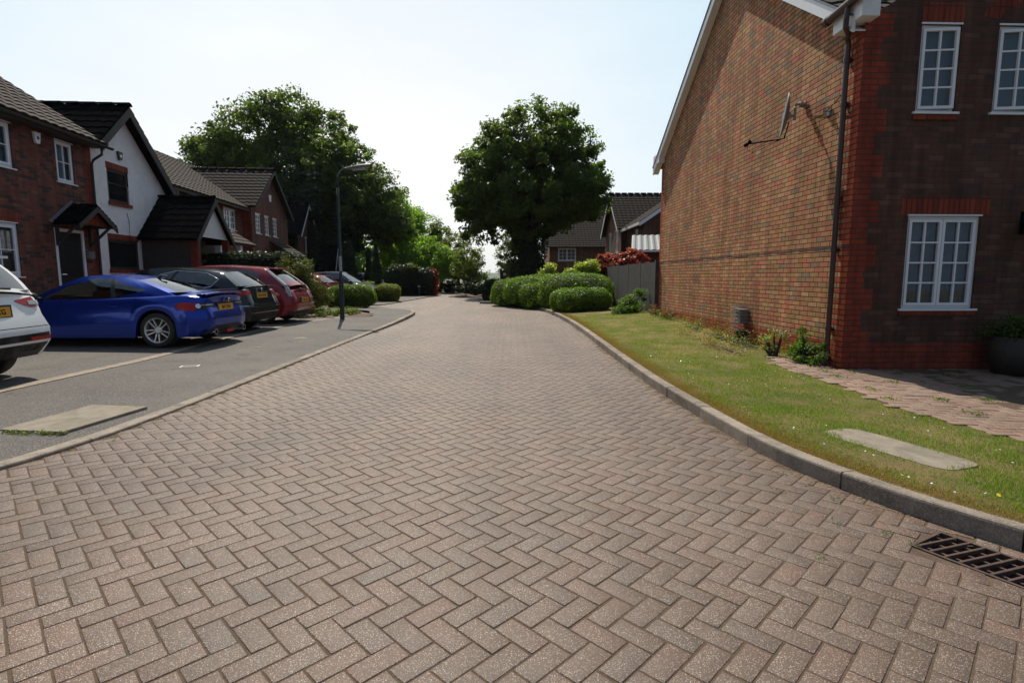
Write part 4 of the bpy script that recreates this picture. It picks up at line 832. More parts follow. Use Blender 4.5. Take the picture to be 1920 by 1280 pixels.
def build_car(T, p, loc, rz, pm, detail=True):
    T.location = loc; T.rotation_euler = (0, 0, rz)
    Lc, Wc, Hc, wb, fo, wr = p['L'], p['W'], p['H'], p['wb'], p['fo'], p['wr']; xf, xr = Lc/2, -Lc/2
    wx = [xf-fo, xf-fo-wb]; ar = wr+.045; zc = wr; zs = p.get('sill', .19); belt = p['belt']; rearp, frontp = p['rear'], p['front']
    xs = set(np.linspace(xr, xf, 34).tolist())
    for w in wx:
        for k in range(-12, 13): xs.add(w+ar*math.sin(k*math.pi/24))
        xs.add(w-ar-.03); xs.add(w+ar+.03)
    for d in (.02, .05, .09, .15, .22, .3): xs.add(xr+d); xs.add(xf-d)
    xs = sorted(xs); xs = [x for i, x in enumerate(xs) if i == 0 or x-xs[i-1] > .012]
    def plan(x):
        d = min(x-xr, xf-x); rr = .42; e = p.get('endw', .80)
        return 1. if d >= rr else e+(1-e)*(1-(1-d/rr)**2.6)
    def section(x):
        zb = zs
        for w in wx:
            if abs(x-w) < ar: zb = max(zb, zc+math.sqrt(max(0, ar*ar-(x-w)**2)))
        d = min(x-xr, xf-x)
        if d < .5: zb = max(zb, zs+(.5-d)*.10)
        zt = pw(belt, x); hw = Wc/2*plan(x); dd = max(0, zt-zb)
        fl = 0
        for w in wx: fl = max(fl, .028*max(0, 1-abs(x-w)/(ar*1.5)))
        pts = [(hw*.91, zb+.0), (hw*.975+fl, zb+.012), (hw*.99+fl, lerp(zb, zt, .25)), (hw*1.0+fl*.8, lerp(zb, zt, .48)), (hw*.985+fl*.3, lerp(zb, zt, .70)), (hw*.965, lerp(zb, zt, .86)), (hw*.935, zt-.012), (hw*.90, zt+.006), (hw*.80, zt+.02), (hw*.45, zt+.045), (0, zt+.055)]
        ends = []
        for y, z in pts:
            k = max(0., 1-(x-xr)/.6); k2 = max(0., 1-(xf-x)/.7); dx = k**1.2*pw(rearp, z)-k2**1.2*pw(frontp, z)
            bow = -.05*(1-(y/(Wc/2))**2)*k**2+.07*(1-(y/(Wc/2))**2)*k2**2
            ends.append((x+dx+bow, y, z))
        return ends
    rows = [section(x) for x in xs]
    mb = MB(); full = [[(a, -b, c) for a, b, c in r] + [(a, b, c) for a, b, c in r[::-1]][1:] for r in rows]
    mb.grid(full); n = len(full[0])
    for r in (full[0], full[-1]):       # end faces as strips
        half = n//2; 
        for j in range(half):
            a, b, c, d = r[j], r[j+1], r[n-2-j], r[n-1-j]; K = 6
            s = 1 if r is full[-1] else -1
            def bp(P, Q, t): return (lerp(P[0], Q[0], t)+s*.0*math.sin(math.pi*t), lerp(P[1], Q[1], t), lerp(P[2], Q[2], t))
            mb.grid([[bp(a, d, t/K) for t in range(K+1)], [bp(b, c, t/K) for t in range(K+1)]])
    # greenhouse
    g = p['gh']; yb = Wc/2*.90; yt = Wc/2*g.get('top', .66)
    def B(a):
        x = lerp(g['A'], g['C'], a); return (x, yb*plan(x)*lerp(.985, .99, a), pw(belt, x)+.0)
    def Tp(a):
        x = lerp(g['rf'], g['rr'], a); return (x, yt*(1-.06*a), pw(g['roof'], x))
    def side(a, t):
        p0, p1 = Vector(B(a)), Vector(Tp(a)); q = p0.lerp(p1, t); bul = .05*math.sin(math.pi*t); return (q.x, q.y+bul*.9, q.z+bul*.25)
    br = g['sides']      # list of (a0, a1, kind, lo0, lo1, hi0, hi1)
    gl = MB(); bls = []; NT_ = 5
    for a0, a1, kind, lo0, lo1, hi0, hi1 in br:
        K = max(2, int((a1-a0)*20))
        def pt(i, band, j, m):
            a = lerp(a0, a1, i/K); f = i/K; lo, hi = lerp(lo0, lo1, f), lerp(hi0, hi1, f); z0, z1 = [(0, lo), (lo, hi), (hi, 1)][band]; return side(a, lerp(z0, z1, j/m))
        for band, m in ((0, 2), (1, NT_), (2, 3)):
            G_ = [[pt(i, band, j, m) for j in range(m+1)] for i in range(K+1)]
            tgt = mb if (band != 1 or kind == 'p') else (gl if kind == 'g' else None)
            for s in (1, -1):
                if tgt is None: pb_ = MB(); pb_.grid([[(x, s*y, z) for x, y, z in r] for r in G_]); bls.append(pb_)
                else: tgt.grid([[(x, s*y, z) for x, y, z in r] for r in G_])
    # roof
    KA = 14; KC = 8; G_ = []
    for i in range(KA+1):
        x, y, z = side(i/KA, 1); G_.append([(x, lerp(-y, y, j/KC), z+p.get('crown', .05)*(1-(2*j/KC-1)**2)) for j in range(KC+1)])
    mb.grid(G_)
    # windscreen and rear window
    def endp(a, bow, lo, hi, ins, tgt_glass):
        KC = 10; KT = 6
        def P_(c, t):
            q = Vector(side(a, t)); y = lerp(-q.y, q.y, c); k = 1-(2*c-1)**2; return (q.x+bow*k*(1-.3*t), y, q.z+(.055*(1-t)+p.get('crown', .05)*t)*k)
        cs = [0, ins]+[lerp(ins, 1-ins, k/8) for k in range(1, 8)]+[1-ins, 1]; ts = [0, lo]+[lerp(lo, hi, k/4) for k in range(1, 4)]+[hi, 1]
        for i in range(len(cs)-1):
            for j in range(len(ts)-1):
                glass = 1 <= i < len(cs)-2 and 1 <= j < len(ts)-2
                (tgt_glass if glass else mb).quad(P_(cs[i], ts[j]), P_(cs[i+1], ts[j]), P_(cs[i+1], ts[j+1]), P_(cs[i], ts[j+1]))
    ws = MB(); rw = MB(); endp(0, .10, .04, .95, .05, ws); endp(1, -p.get('rbow', .07), g.get('rlo', .08), g.get('rhi', .92), g.get('rins', .07), rw)
    ob = mb.build('body', pm, T, smooth=True, fix=False)
    bm = bmesh.new(); bm.from_mesh(ob.data); bmesh.ops.remove_doubles(bm, verts=bm.verts, dist=.0004); bmesh.ops.recalc_face_normals(bm, faces=bm.faces)
    for e in bm.edges:
        if len(e.link_faces) == 2 and e.calc_face_angle(0) > R(48): e.smooth = False
    bm.to_mesh(ob.data); bm.free()
    def gbuild(m, name, mat):
        o = m.build(name, M[mat], T, smooth=True, fix=False); bm = bmesh.new(); bm.from_mesh(o.data); bmesh.ops.remove_doubles(bm, verts=bm.verts, dist=.0004); bmesh.ops.recalc_face_normals(bm, faces=bm.faces); bm.to_mesh(o.data); bm.free(); return o
    gm = p.get('glass', 'car_glass')
    for half in (0, 1):
        hs = MB(); idx = [i for i, f in enumerate(gl.f) if (sum(gl.v[v][1] for v in f) > 0) == bool(half)]
        for i in idx: hs.quad(*[gl.v[v] for v in gl.f[i]])
        gbuild(hs, 'side_window', gm)
    gbuild(ws, 'windscreen', 'car_glass'); gbuild(rw, 'rear_window', gm if p.get('rg') is None else p['rg'])
    for b_ in bls: gbuild(b_, 'pillar_trim', 'plastic')
    dg = MB()
    for o in (ob,): pass
    vs = []; fs = []
    for o in [c for c in COL.objects if c.parent == T]:
        b0 = len(vs); vs += [tuple(v.co) for v in o.data.vertices]; fs += [tuple(b0+i for i in f.vertices) for f in o.data.polygons]
    bvh = BVHTree.FromPolygons(vs, fs)
    def patch(name, mat, end, ph0, ph1, zl, zh, off=.008, par=T, mirror=True, rim=True, ys=None, nK=10, oy=None):
        # surface-hugging panel: rays leave an inner point at angle ph (0 = straight back/forward, 90 = sideways)
        for s in ((1, -1) if mirror else (1,)):
            m = MB(); rows = []
            for i in range(nK+1):
                f = i/nK; ph = R(lerp(ph0, ph1, f)); z0 = pw(zl, f) if isinstance(zl, list) else zl; z1 = pw(zh, f) if isinstance(zh, list) else zh; row = []
                for j in range(5):
                    z = lerp(z0, z1, j/4); e = -1 if end == 'rear' else 1
                    o = Vector((e*(Lc/2-.75), s*(Wc/2-.65 if oy is None else oy), z)); d = Vector((e*math.cos(ph), s*math.sin(ph), 0))
                    h = bvh.ray_cast(o, d)
                    if h[0] is None: h = bvh.ray_cast(o, d-Vector((0, 0, .1)))
                    q = h[0] if h[0] is not None else o+d*.7; nn = h[1] if h[1] is not None else d
                    if nn.dot(d) < 0: nn = -nn
                    row.append(q+nn*off)
                rows.append(row)
            m.grid(rows); bord = [r[0] for r in rows]+rows[-1][1:]+[r[-1] for r in rows[::-1]][1:]+rows[0][::-1][1:]
            c = Vector((0, 0, 0))
            inn = [q-(Vector((q.x, q.y, 0)).normalized())*(off+.012) for q in bord]; m.grid([bord, inn])
            ob_ = m.build(name, M[mat], par, smooth=False, fix=False)
        return ob_
    def sline(name, mat, x0, z0, x1, z1, w=.004, s=(1, -1), off=.001, K=10, par=T):
        for sg in s:
            m = MB(); rows = []
            for i in range(K+1):
                x, z = lerp(x0, x1, i/K), lerp(z0, z1, i/K); h = bvh.ray_cast(Vector((x, sg*2, z)), Vector((0, -sg, 0)))
                if h[0] is None: continue
                q = h[0]+Vector((0, sg*off, 0)); t = Vector((z1-z0, 0, -(x1-x0))).normalized()*w/2; rows.append([q-t, q+t])
            if len(rows) > 1: m.grid(rows)
            m.build(name, M[mat], par, fix=False)
    # cabin lining: dark deck at belt level and dark headlining
    dk_ = MB(); dk_.grid([[(lerp(g['A']+.1, g['C']-.02, i/12), lerp(-1, 1, j/8)*Wc/2*.84, pw(belt, lerp(g['A']+.1, g['C']-.02, i/12))+.062) for j in range(9)] for i in range(13)]); dk_.build('parcel_deck', M['seat'], T, fix=False)
    hl_ = MB(); G2 = []
    for i in range(KA+1):
        x, y, z = side(i/KA, .99); G2.append([(x, lerp(-y+.02, y-.02, j/KC), z-.012+p.get('crown', .05)*(1-(2*j/KC-1)**2)) for j in range(KC+1)])
    hl_.grid(G2); hl_.build('headlining', M['seat'], T, fix=False)
    # underside, wheel wells, interior
    mb = MB(); mb.box(xr+.35, xf-.35, -Wc/2+.30, Wc/2-.30, zs-.0, pw(belt, 0)-.22); 
    mb.box(xr+.25, xf-.25, -Wc/2+.14, Wc/2-.14, zs+.0, zs+.1) if False else None
    for w in wx:
        for s in (1, -1): mb.box(w-ar-.02, w+ar+.02, min(s*(Wc/2-.31), s*(Wc/2-.07)), max(s*(Wc/2-.31), s*(Wc/2-.07)), zc+ar-.01, zc+ar+.03)
    for sx in wx: mb.box(sx-.05, sx+.05, -Wc/2+.2, Wc/2-.2, wr-.05, wr+.05)
    mb.build('underbody', M['black'], T)
    if p.get('seats', True):
        mb = MB()
        for x in p.get('seatx', (.15, -.75)):
            for y in (-.37, .37):
                mb.box(x-.10, x+.02, y-.24, y+.24, .4, pw(belt, x)+.14); mb.box(x-.11, x-.03, y-.13, y+.13, pw(belt, x)+.16, pw(belt, x)+.30)
        mb.tube([(.58, -.37+.0, pw(belt, .5)+.02), (.60, -.37, pw(belt, .5)+.06)], .17, 14); mb.build('seat', M['seat'], T, bevel=.03)
    # wheels
    for i, w in enumerate(wx):
        for s in (1, -1):
            yo = s*(Wc/2-.02); yi = s*(Wc/2-.23); ri = p.get('ri', wr*.70); tm = MB(); cy = (yo+yi)/2; h = abs(yo-yi)/2
            prof = [(ri, -h*.92), (ri+.02, -h), (wr-.03, -h*.98), (wr-.008, -h*.85), (wr, -h*.6), (wr, h*.6), (wr-.008, h*.85), (wr-.03, h*.98), (ri+.02, h), (ri, h*.92)]
            tm.lathe(prof, (w, cy, wr), 36, 'y'); wo = tm.build('wheel', M['tyre'], T, smooth=True)
            rm = MB(); rm.lathe([(ri, h*.92*s), (ri-.022, h*.80*s), (ri-.03, -h*.8*s)], (w, cy, wr), 36, 'y')
            ns = p.get('spokes', 10); yf = cy+s*h*.86
            for k in range(ns):
                a = 2*math.pi*k/ns+(.12 if k % 2 else -.12)*(p.get('twin', 1))+.1; a2 = 2*math.pi*k/ns+.1
                c1, s1 = math.cos(a), math.sin(a); c2, s2 = math.cos(a2), math.sin(a2); r0_, r1_ = .055, ri-.012; w0, w1 = p.get('spw', (.016, .012))
                P1 = [(w+c2*r0_-s2*w0, yf-s*.02, wr+s2*r0_+c2*w0), (w+c2*r0_+s2*w0, yf-s*.02, wr+s2*r0_-c2*w0), (w+c1*r1_+s1*w1, yf, wr+s1*r1_-c1*w1), (w+c1*r1_-s1*w1, yf, wr+s1*r1_+c1*w1)]
                rm.prism(P1, (0, -s*.035, 0))
            rm.lathe([(.0, s*h*.80), (.05, s*h*.80), (.075, s*h*.70), (.07, s*h*.3)], (w, cy, wr), 16, 'y'); rm.build('rim', M['alloy'], wo, fix=True)
            dk = MB(); dk.lathe([(0, 0), (ri-.03, 0)], (w, cy+s*h*.1, wr), 24, 'y'); dk.lathe([(0.07, s*.02), (ri*.55, s*.02), (ri*.55, s*.01)], (w, cy+s*h*.1, wr), 24, 'y'); dk.build('brake_disc', M['plastic'], wo, fix=False)
    # mirrors
    mx = g['A']-.22; mz = pw(belt, mx)+.07; mb = MB()
    for s in (1, -1):
        bm_ = bmesh.new(); bmesh.ops.create_uvsphere(bm_, u_segments=14, v_segments=9, radius=1); sc = Vector((.085, .115, .075)); c = Vector((mx, s*(Wc/2+.07), mz))
        vv = [Vector((v.co.x*sc.x*(1.0 if v.co.x > 0 else .35), v.co.y*sc.y, v.co.z*sc.z))+c for v in bm_.verts]; ff = [tuple(v.index for v in f.verts) for f in bm_.faces]; bm_.free(); mb.add(vv, ff)
        mb.box(mx-.03, mx+.03, min(s*(Wc/2-.13), s*(Wc/2+.02)), max(s*(Wc/2-.13), s*(Wc/2+.02)), mz-.04, mz-.01)
    mb.build('mirror', pm if p.get('mirror_body') else M['plastic'], T, smooth=True)
    # number plate
    zp = p['plate'][0]; hit = bvh.ray_cast(Vector((-Lc/2-1, 0, zp)), Vector((1, 0, 0))); px_ = hit[0].x-.012; yp = p['plate'][1]; tl = p.get('ptilt', .1)
    mb = MB(lambda x, y, z: (px_-x+(z)*math.tan(tl), y+yp, zp+z)); mb.box(-.02, .004, -.26, .26, -.056, .056); pl = mb.build('number_plate', M['plate_yellow'], T)
    mb = MB(lambda x, y, z: (px_-x+(z)*math.tan(tl), y+yp, zp+z)); mb.box(-.03, -.001, -.29, .29, -.075, .08); mb.build('plate_surround', M['plastic'], T)
    mt = Matrix.Translation((px_-.0062, yp, zp-.002)) @ Matrix.Rotation(R(-90), 4, 'Z') @ Matrix.Rotation(R(90)-tl, 4, 'X')
    if p.get('reg'): text_mesh(pl, 'characters', p['reg'], .088, mt, M['black'])
    # shut lines
    for x0, z0, x1, z1 in p.get('lines', []): sline('shut_line', 'black', x0, z0, x1, z1)
    for x, z, l in p.get('handles', []):
        for s in (1, -1):
            h = bvh.ray_cast(Vector((x, s*2, z)), Vector((0, -s, 0)))
            if h[0] is None: continue
            mb = MB(); q = h[0]; mb.tube([(x-l/2, q.y-.01*s, z), (x-l/2+.02, q.y+.018*s, z), (x+l/2-.02, q.y+.02*s, z+.004), (x+l/2, q.y-.01*s, z+.004)], .013, 8); mb.build('door_handle', pm, T, smooth=True)
    return dict(patch=patch, sline=sline, bvh=bvh, side=side, B=B, Tp=Tp, ob=ob)
def car(label, cat, p, loc, rz, pm, group='cars parked on the left hand drives', name='parked_car'):
    T = thing(name, label, cat, loc, rz, group); return T, build_car(T, p, loc, rz, pm)
PI = math.pi
# --- blue coupe (nose towards the houses, -X)
pc = dict(L=4.24, W=1.775, H=1.30, wb=2.57, fo=.83, wr=.315, ri=.228, sill=.17, endw=.74, crown=.035,
    belt=[(-2.12, .87), (-1.85, .925), (-1.5, .93), (-.9, .90), (-.3, .865), (.6, .85), (1.1, .83), (1.6, .76), (1.95, .67), (2.12, .56)],
    rear=[(.15, .16), (.3, .05), (.45, .0), (.6, .02), (.75, .10), (.9, .07), (1., .12)], front=[(.1, .12), (.3, .0), (.5, .05), (.7, .25), (.9, .4)],
    gh=dict(A=1.02, C=-1.62, rf=.22, rr=-.78, top=.60, roof=[(-.85, 1.195), (-.5, 1.265), (-.2, 1.285), (.1, 1.275), (.25, 1.255)], rlo=.10, rhi=.96, rins=.10,
        sides=[(0, .05, 'p', .1, .1, .1, .1), (.05, .12, 'b', .03, .03, .04, .55), (.12, .30, 'g', .03, .03, .55, .88), (.30, .56, 'g', .03, .04, .88, .90), (.56, .60, 'b', .04, .05, .90, .88), (.60, .86, 'g', .05, .30, .88, .34), (.86, 1., 'p', .22, .22, .30, .3)]),
    plate=(.70, 0), ptilt=.12, reg='SN TGN', spokes=10, twin=.9, spw=(.012, .009), handles=[(-.52, .74, .19)], lines=[(-.72, .86, -.75, .45), (-.75, .45, -.70, .22), (.62, .84, .72, .22), (-.70, .22, .72, .22)], seatx=(.0,), seats=True)
BLUE = paint('metallic_blue_paint', (.005, .038, .33), .16, .6)
T1, k = car('metallic blue two door coupe with yellow rear plate and multi spoke wheels', 'car', pc, (-7.62, 10.53, .095), PI-.0, BLUE)
k['patch']('rear_lamp', 'lamp_red', 'rear', 43, 66, [(0, .67), (.5, .66), (1, .72)], [(0, .80), (.5, .81), (1, .79)])
k['patch']('lamp_ring', 'chrome', 'rear', 37, 43, [(0, .725), (.3, .70), (.7, .70), (1, .725)], [(0, .765), (.3, .785), (.7, .785), (1, .765)], off=.012, nK=6)
k['patch']('lamp_bar', 'lamp_clear', 'rear', 16, 38, .748, .765, off=.012)
k['patch']('lamp_housing', 'plastic', 'rear', 10, 44, [(0, .74), (1, .66)], [(0, .775), (1, .805)], off=.006)
k['patch']('lower_bumper', 'plastic', 'rear', -48, 48, [(0, .24), (.15, .20), (.85, .20), (1, .24)], [(0, .26), (.2, .37), (.8, .37), (1, .26)], off=.006, nK=20, mirror=False, oy=0)
k['patch']('plate_recess', 'plastic', 'rear', -40, 6, .62, .80, off=.002) if False else None
mb = MB()
for i in range(13):
    pass
P = []
for i in range(17):
    y = -.66+1.32*i/16; b = 1-(y/.75)**2; x = -2.05-.05*b; z = .955-.03*(abs(y)/.66)**3; P.append([(x+.16, y, z-.012), (x, y, z+.035), (x-.02, y, z+.028), (x-.01, y, z-.0), (x+.16, y, z-.03)])
mb.grid(P); mb.build('spoiler', BLUE, T1, smooth=False, fix=False)
mb = MB()
for y in (-.62, .62): mb.box(-1.98, -1.9, y-.012, y+.012, .90, .96)
mb.build('spoiler_foot', M['plastic'], T1)
mb = MB()
for y in (-.52, .52): mb.lathe([(.048, -2.14), (.052, -2.16), (.044, -2.16), (.04, -2.0)], (0, y, .26), 18, 'x')
mb.build('exhaust_tip', M['chrome'], T1, fix=False)
mb = MB(); mb.tube([(-.82, 0, 1.24), (-.90, 0, 1.285), (-1.0, 0, 1.265)], [.03, .014, .03], 8); mb.build('roof_aerial', M['plastic'], T1)
mb = MB(); mb.lathe([(0, -2.165), (.03, -2.165), (.04, -2.155), (.04, -2.1)], (0, 0, .83), 16, 'x'); mb.build('badge', M['chrome'], T1)
mb = MB(); mb.box(-2.15, -2.1, -.12, .12, .22, .27); mb.build('fog_lamp', M['lamp_red'], T1)
# --- white compact suv in the foreground, mostly out of frame
ps = dict(L=4.30, W=1.77, H=1.60, wb=2.67, fo=.83, wr=.335, ri=.215, sill=.24, endw=.86, crown=.05,
    belt=[(-2.15, 1.02), (-1.9, 1.06), (-1.2, 1.06), (0, 1.03), (.9, 1.02), (1.4, 1.0), (1.8, .93), (2.15, .75)],
    rear=[(.2, .22), (.34, .10), (.5, .0), (.62, .0), (.72, .08), (.85, .10), (1.0, .14), (1.1, .2)], front=[(.1, .12), (.4, .0), (.8, .08), (1.0, .25)],
    gh=dict(A=1.05, C=-1.98, rf=.35, rr=-1.72, top=.66, roof=[(-1.8, 1.47), (-1.2, 1.55), (-.4, 1.585), (.3, 1.55), (.5, 1.53)], rlo=.1, rhi=.86, rins=.06,
        sides=[(0, .05, 'p', .06, .06, .1, .1), (.05, .12, 'b', .04, .04, .06, .5), (.12, .42, 'g', .05, .05, .5, .9), (.42, .45, 'b', .05, .05, .9, .9), (.45, .76, 'g', .05, .06, .9, .88), (.76, .79, 'b', .06, .1, .88, .86), (.79, .92, 'g', .10, .3, .86, .6), (.92, 1., 'p', .3, .3, .6, .6)]),
    plate=(.86, 0), ptilt=.08, reg='LR62 ECG', spokes=5, twin=0, spw=(.05, .035), handles=[(.25, .88, .2), (-.85, .9, .2)], lines=[(-.35, 1.02, -.35, .3), (.85, 1.0, .8, .3)])
WHITE = paint('white_car_paint', (.74, .75, .76), .25)
T2, k = car('white compact suv cut off by the left picture edge, black lower bumper', 'car', ps, (-8.02, 6.02, .09), PI+.10, WHITE, group='cars parked on the left hand drives')
k['patch']('rear_lamp', 'lamp_red', 'rear', 14, 66, [(0, .97), (.25, .90), (.7, .885), (1, .95)], [(0, .985), (.5, 1.03), (1, 1.04)])
k['patch']('rear_lamp', 'lamp_clear', 'rear', 28, 42, .925, .975, off=.013)
k['patch']('rear_lamp', 'lamp_amber', 'rear', 50, 62, .915, 1.01, off=.012)
k['patch']('lower_bumper', 'plastic', 'rear', -75, 58, [(0, .29), (1, .29)], [(0, .57), (.6, .57), (.9, .58), (1, .45)], off=.006, nK=22)
k['patch']('reflector', 'lamp_red', 'rear', 14, 36, .49, .535, off=.012)
k['patch']('hatch_line', 'black', 'rear', -70, 40, .655, .662, off=.002, nK=20)
k['patch']('badge', 'chrome', 'rear', 22, 32, .80, .815, off=.004, mirror=False); k['patch']('badge', 'chrome', 'rear', 23, 32, .775, .79, off=.004, mirror=False)
mb = MB(); mb.tube([(-2.06, -.30, 1.13), (-2.05, .10, 1.15), (-2.03, .45, 1.17)], [.018, .012, .006], 6); mb.build('wiper', M['plastic'], T2)
mb = MB(); mb.prism([(-1.72, -.5, 1.5), (-1.72, .5, 1.5), (-1.96, .46, 1.49), (-1.96, -.46, 1.49)], (0, 0, .03)); mb.build('spoiler', WHITE, T2)
# --- black hatchback
ph_ = dict(L=4.28, W=1.80, H=1.46, wb=2.62, fo=.86, wr=.32, sill=.20, endw=.84, crown=.045,
    belt=[(-2.14, .96), (-1.9, 1.0), (-1.3, .99), (0, .95), (.9, .94), (1.3, .90), (1.75, .80), (2.14, .62)],
    rear=[(.2, .16), (.35, .03), (.5, .0), (.62, .0), (.7, .06), (.9, .12), (1.05, .2)], front=[(.1, .12), (.4, .0), (.7, .1), (.95, .3)],
    gh=dict(A=1.15, C=-1.93, rf=.30, rr=-1.45, top=.64, roof=[(-1.6, 1.32), (-1.1, 1.395), (-.4, 1.44), (.1, 1.44), (.4, 1.41)], rlo=.1, rhi=.86, rins=.07,
        sides=[(0, .05, 'p', .06, .06, .1, .1), (.05, .14, 'b', .04, .04, .06, .45), (.14, .44, 'g', .05, .05, .45, .9), (.44, .47, 'b', .05, .05, .9, .9), (.47, .80, 'g', .05, .12, .9, .86), (.80, .88, 'g', .12, .45, .86, .62), (.88, 1., 'p', .45, .45, .62, .62)]),
    plate=(.83, 0), ptilt=.1, reg='DU12 KHG', spokes=5, twin=0, spw=(.045, .03), handles=[(.15, .84, .2), (-.85, .86, .2)], lines=[(-.4, .93, -.4, .3), (.9, .9, .85, .3)])
BLACK = paint('black_car_paint', (.006, .008, .010), .12)
T3, k = car('black five door hatchback with chrome window surround parked behind the blue coupe', 'car', ph_, (-8.02, 13.0, .10), PI-.0, BLACK)
k['patch']('rear_lamp', 'lamp_red', 'rear', 24, 72, [(0, .86), (.5, .82), (1, .88)], [(0, .93), (.5, .96), (1, .97)])
k['patch']('bumper_strip', 'chrome', 'rear', -70, 56, .60, .612, off=.006, nK=22)
k['patch']('lower_bumper', 'plastic', 'rear', -75, 50, .26, .56, off=.004, nK=22)
mb = MB(); mb.tube([(-2.0, .2, 1.03), (-1.93, -.05, 1.07), (-1.92, -.25, 1.06)], [.016, .012, .006], 6); mb.build('wiper', M['plastic'], T3)
for s in (1, -1):
    P = []
    for a0, a1, kd, lo0, lo1, hi0, hi1 in ph_['gh']['sides'][1:6]: P.append(k['side'](a0, hi0))
    P.append(k['side'](.88, .62)); P.append(k['side'](.90, .54)); P.append(k['side'](.88, .45)); P.append(k['side'](.80, .10)); P.append(k['side'](.47, .04)); P.append(k['side'](.05, .03))
    mb = MB(); mb.tube([(x, s*(y+.004), z) for x, y, z in P], .009, 6); mb.build('window_trim', M['chrome'], T3, smooth=True)
mb = MB(); mb.lathe([(0, -2.08), (.035, -2.08), (.04, -2.07), (.03, -2.02)], (0, 0, .96), 14, 'x'); mb.build('badge', M['chrome'], T3)
# --- dark red hatchback with tall rear lamps
pr_ = dict(L=4.44, W=1.77, H=1.55, wb=2.70, fo=.92, wr=.32, sill=.18, endw=.80, crown=.05,
    belt=[(-2.22, .86), (-2.0, 1.0), (-1.6, 1.06), (-.9, 1.03), (0, 1.0), (.9, 1.0), (1.4, .97), (1.85, .86), (2.22, .66)],
    rear=[(.2, .14), (.4, .02), (.55, .0), (.7, .03), (.85, .12), (1.0, .2), (1.1, .26)], front=[(.1, .12), (.4, .0), (.7, .12), (1.0, .35)],
    gh=dict(A=1.3, C=-2.02, rf=.45, rr=-1.42, top=.62, roof=[(-1.5, 1.46), (-1.0, 1.50), (-.3, 1.54), (.3, 1.53), (.5, 1.51)], rlo=.22, rhi=.86, rins=.10,
        sides=[(0, .05, 'p', .06, .06, .1, .1), (.05, .14, 'b', .04, .04, .06, .45), (.14, .44, 'g', .05, .05, .45, .9), (.44, .47, 'b', .05, .05, .9, .9), (.47, .76, 'g', .05, .15, .9, .86), (.76, .84, 'g', .15, .5, .86, .6), (.84, 1., 'p', .5, .5, .6, .6)]),
    plate=(.62, 0), ptilt=.0, reg='LS16 XVA', spokes=5, twin=0, spw=(.045, .03), lines=[(-.4, 1.0, -.4, .3)], handles=[(.2, .9, .2), (-.9, .92, .2)])
RED = paint('dark_red_paint', (.22, .012, .022), .18, .2)
T4, k = car('dark red hatchback with tall curved rear lamps, third car from the blue coupe', 'car', pr_, (-8.1, 15.42, .10), PI+.02, RED)
T4['label'] = 'dark red hatchback with tall pale rear lamps, beyond the black hatchback'
for s in (1, -1):
    mb = MB(); pts = [k['side'](1, t) for t in (.97, .8, .6, .4, .2, .02)]; P = []
    for i, (x, y, z) in enumerate(pts): P.append([(x-.012, s*(y-.10-.0), z+.02), (x-.03, s*(y-.03), z+.01), (x-.012, s*(y+.014), z), (x+.04, s*(y+.02), z)])
    x, y, z = pts[-1]
    for dx, dz, wd in ((-.05, -.10, .8), (-.09, -.22, .55), (-.10, -.33, .25)): P.append([(x-.03+dx, s*(y-.03-.07*wd), z+dz), (x-.045+dx, s*(y-.03), z+dz), (x-.02+dx*.6, s*(y+.012), z+dz), (x+.03+dx*.4, s*(y+.03), z+dz)])
    mb.grid(P); mb.build('rear_lamp', M['lamp_clear'], T4, smooth=True, fix=False)
k['patch']('bumper_crease', 'chrome', 'rear', -60, 40, .745, .752, off=.003, nK=16)
k['patch']('lower_bumper', 'plastic', 'rear', -60, 45, .22, .34, off=.004, nK=16)
k['patch']('reflector', 'lamp_red', 'rear', 40, 60, .42, .46, off=.006)
mb = MB(); mb.lathe([(0, -2.14), (.045, -2.14), (.05, -2.12), (.04, -2.05)], (0, 0, .90), 14, 'x'); mb.build('badge', M['plastic'], T4)
mb = MB(); mb.prism([(-1.45, -.5, 1.48), (-1.45, .5, 1.48), (-1.70, .46, 1.455), (-1.70, -.46, 1.455)], (0, 0, .03)); mb.build('spoiler', RED, T4)
# --- farther cars
RED2 = paint('bright_red_paint', (.26, .015, .015), .2); GREY = paint('dark_grey_paint', (.10, .105, .135), .2, .4); SILV = paint('silver_paint', (.42, .43, .44), .25, .5); GRN = paint('pale_green_paint', (.50, .56, .48), .25); PNK = paint('pale_pink_paint', (.5, .38, .36), .25)
T5, k = car('red hatchback half hidden by the gold green juniper beyond the lamp post', 'car', ph_, (-10.8, 27.4, .05), PI-.15, RED2, 'cars in the far left court'); k['patch']('rear_lamp', 'lamp_red', 'rear', 24, 72, .86, .96)
T6, k = car('dark grey car with its nose past the clipped box hedge', 'car', pr_, (-9.35, 29.2, .05), -.10, GREY, 'cars in the far left court'); k['patch']('headlamp', 'lamp_clear', 'front', 35, 70, .62, .78)
k['patch']('grille', 'plastic', 'front', -60, 25, .4, .6, nK=14)
T7, k = car('pale silver car glimpsed between the dark slender conifers', 'car', ph_, (-10.6, 34.5, .05), -.1, SILV, 'cars in the far left court'); k['patch']('headlamp', 'lamp_clear', 'front', 35, 70, .62, .78)
T8, k = car('pale green car beyond the round golden box bush', 'car', ps, (-10.6, 41.0, .05), -.3, GRN, 'cars in the far left court'); k['patch']('headlamp', 'lamp_clear', 'front', 35, 70, .75, .92)
T9, k = car('pinkish pale car behind the silver one in the far court', 'car', ph_, (-11.6, 37.6, .05), -.1, PNK, 'cars in the far left court'); k['patch']('headlamp', 'lamp_clear', 'front', 35, 70, .62, .78)
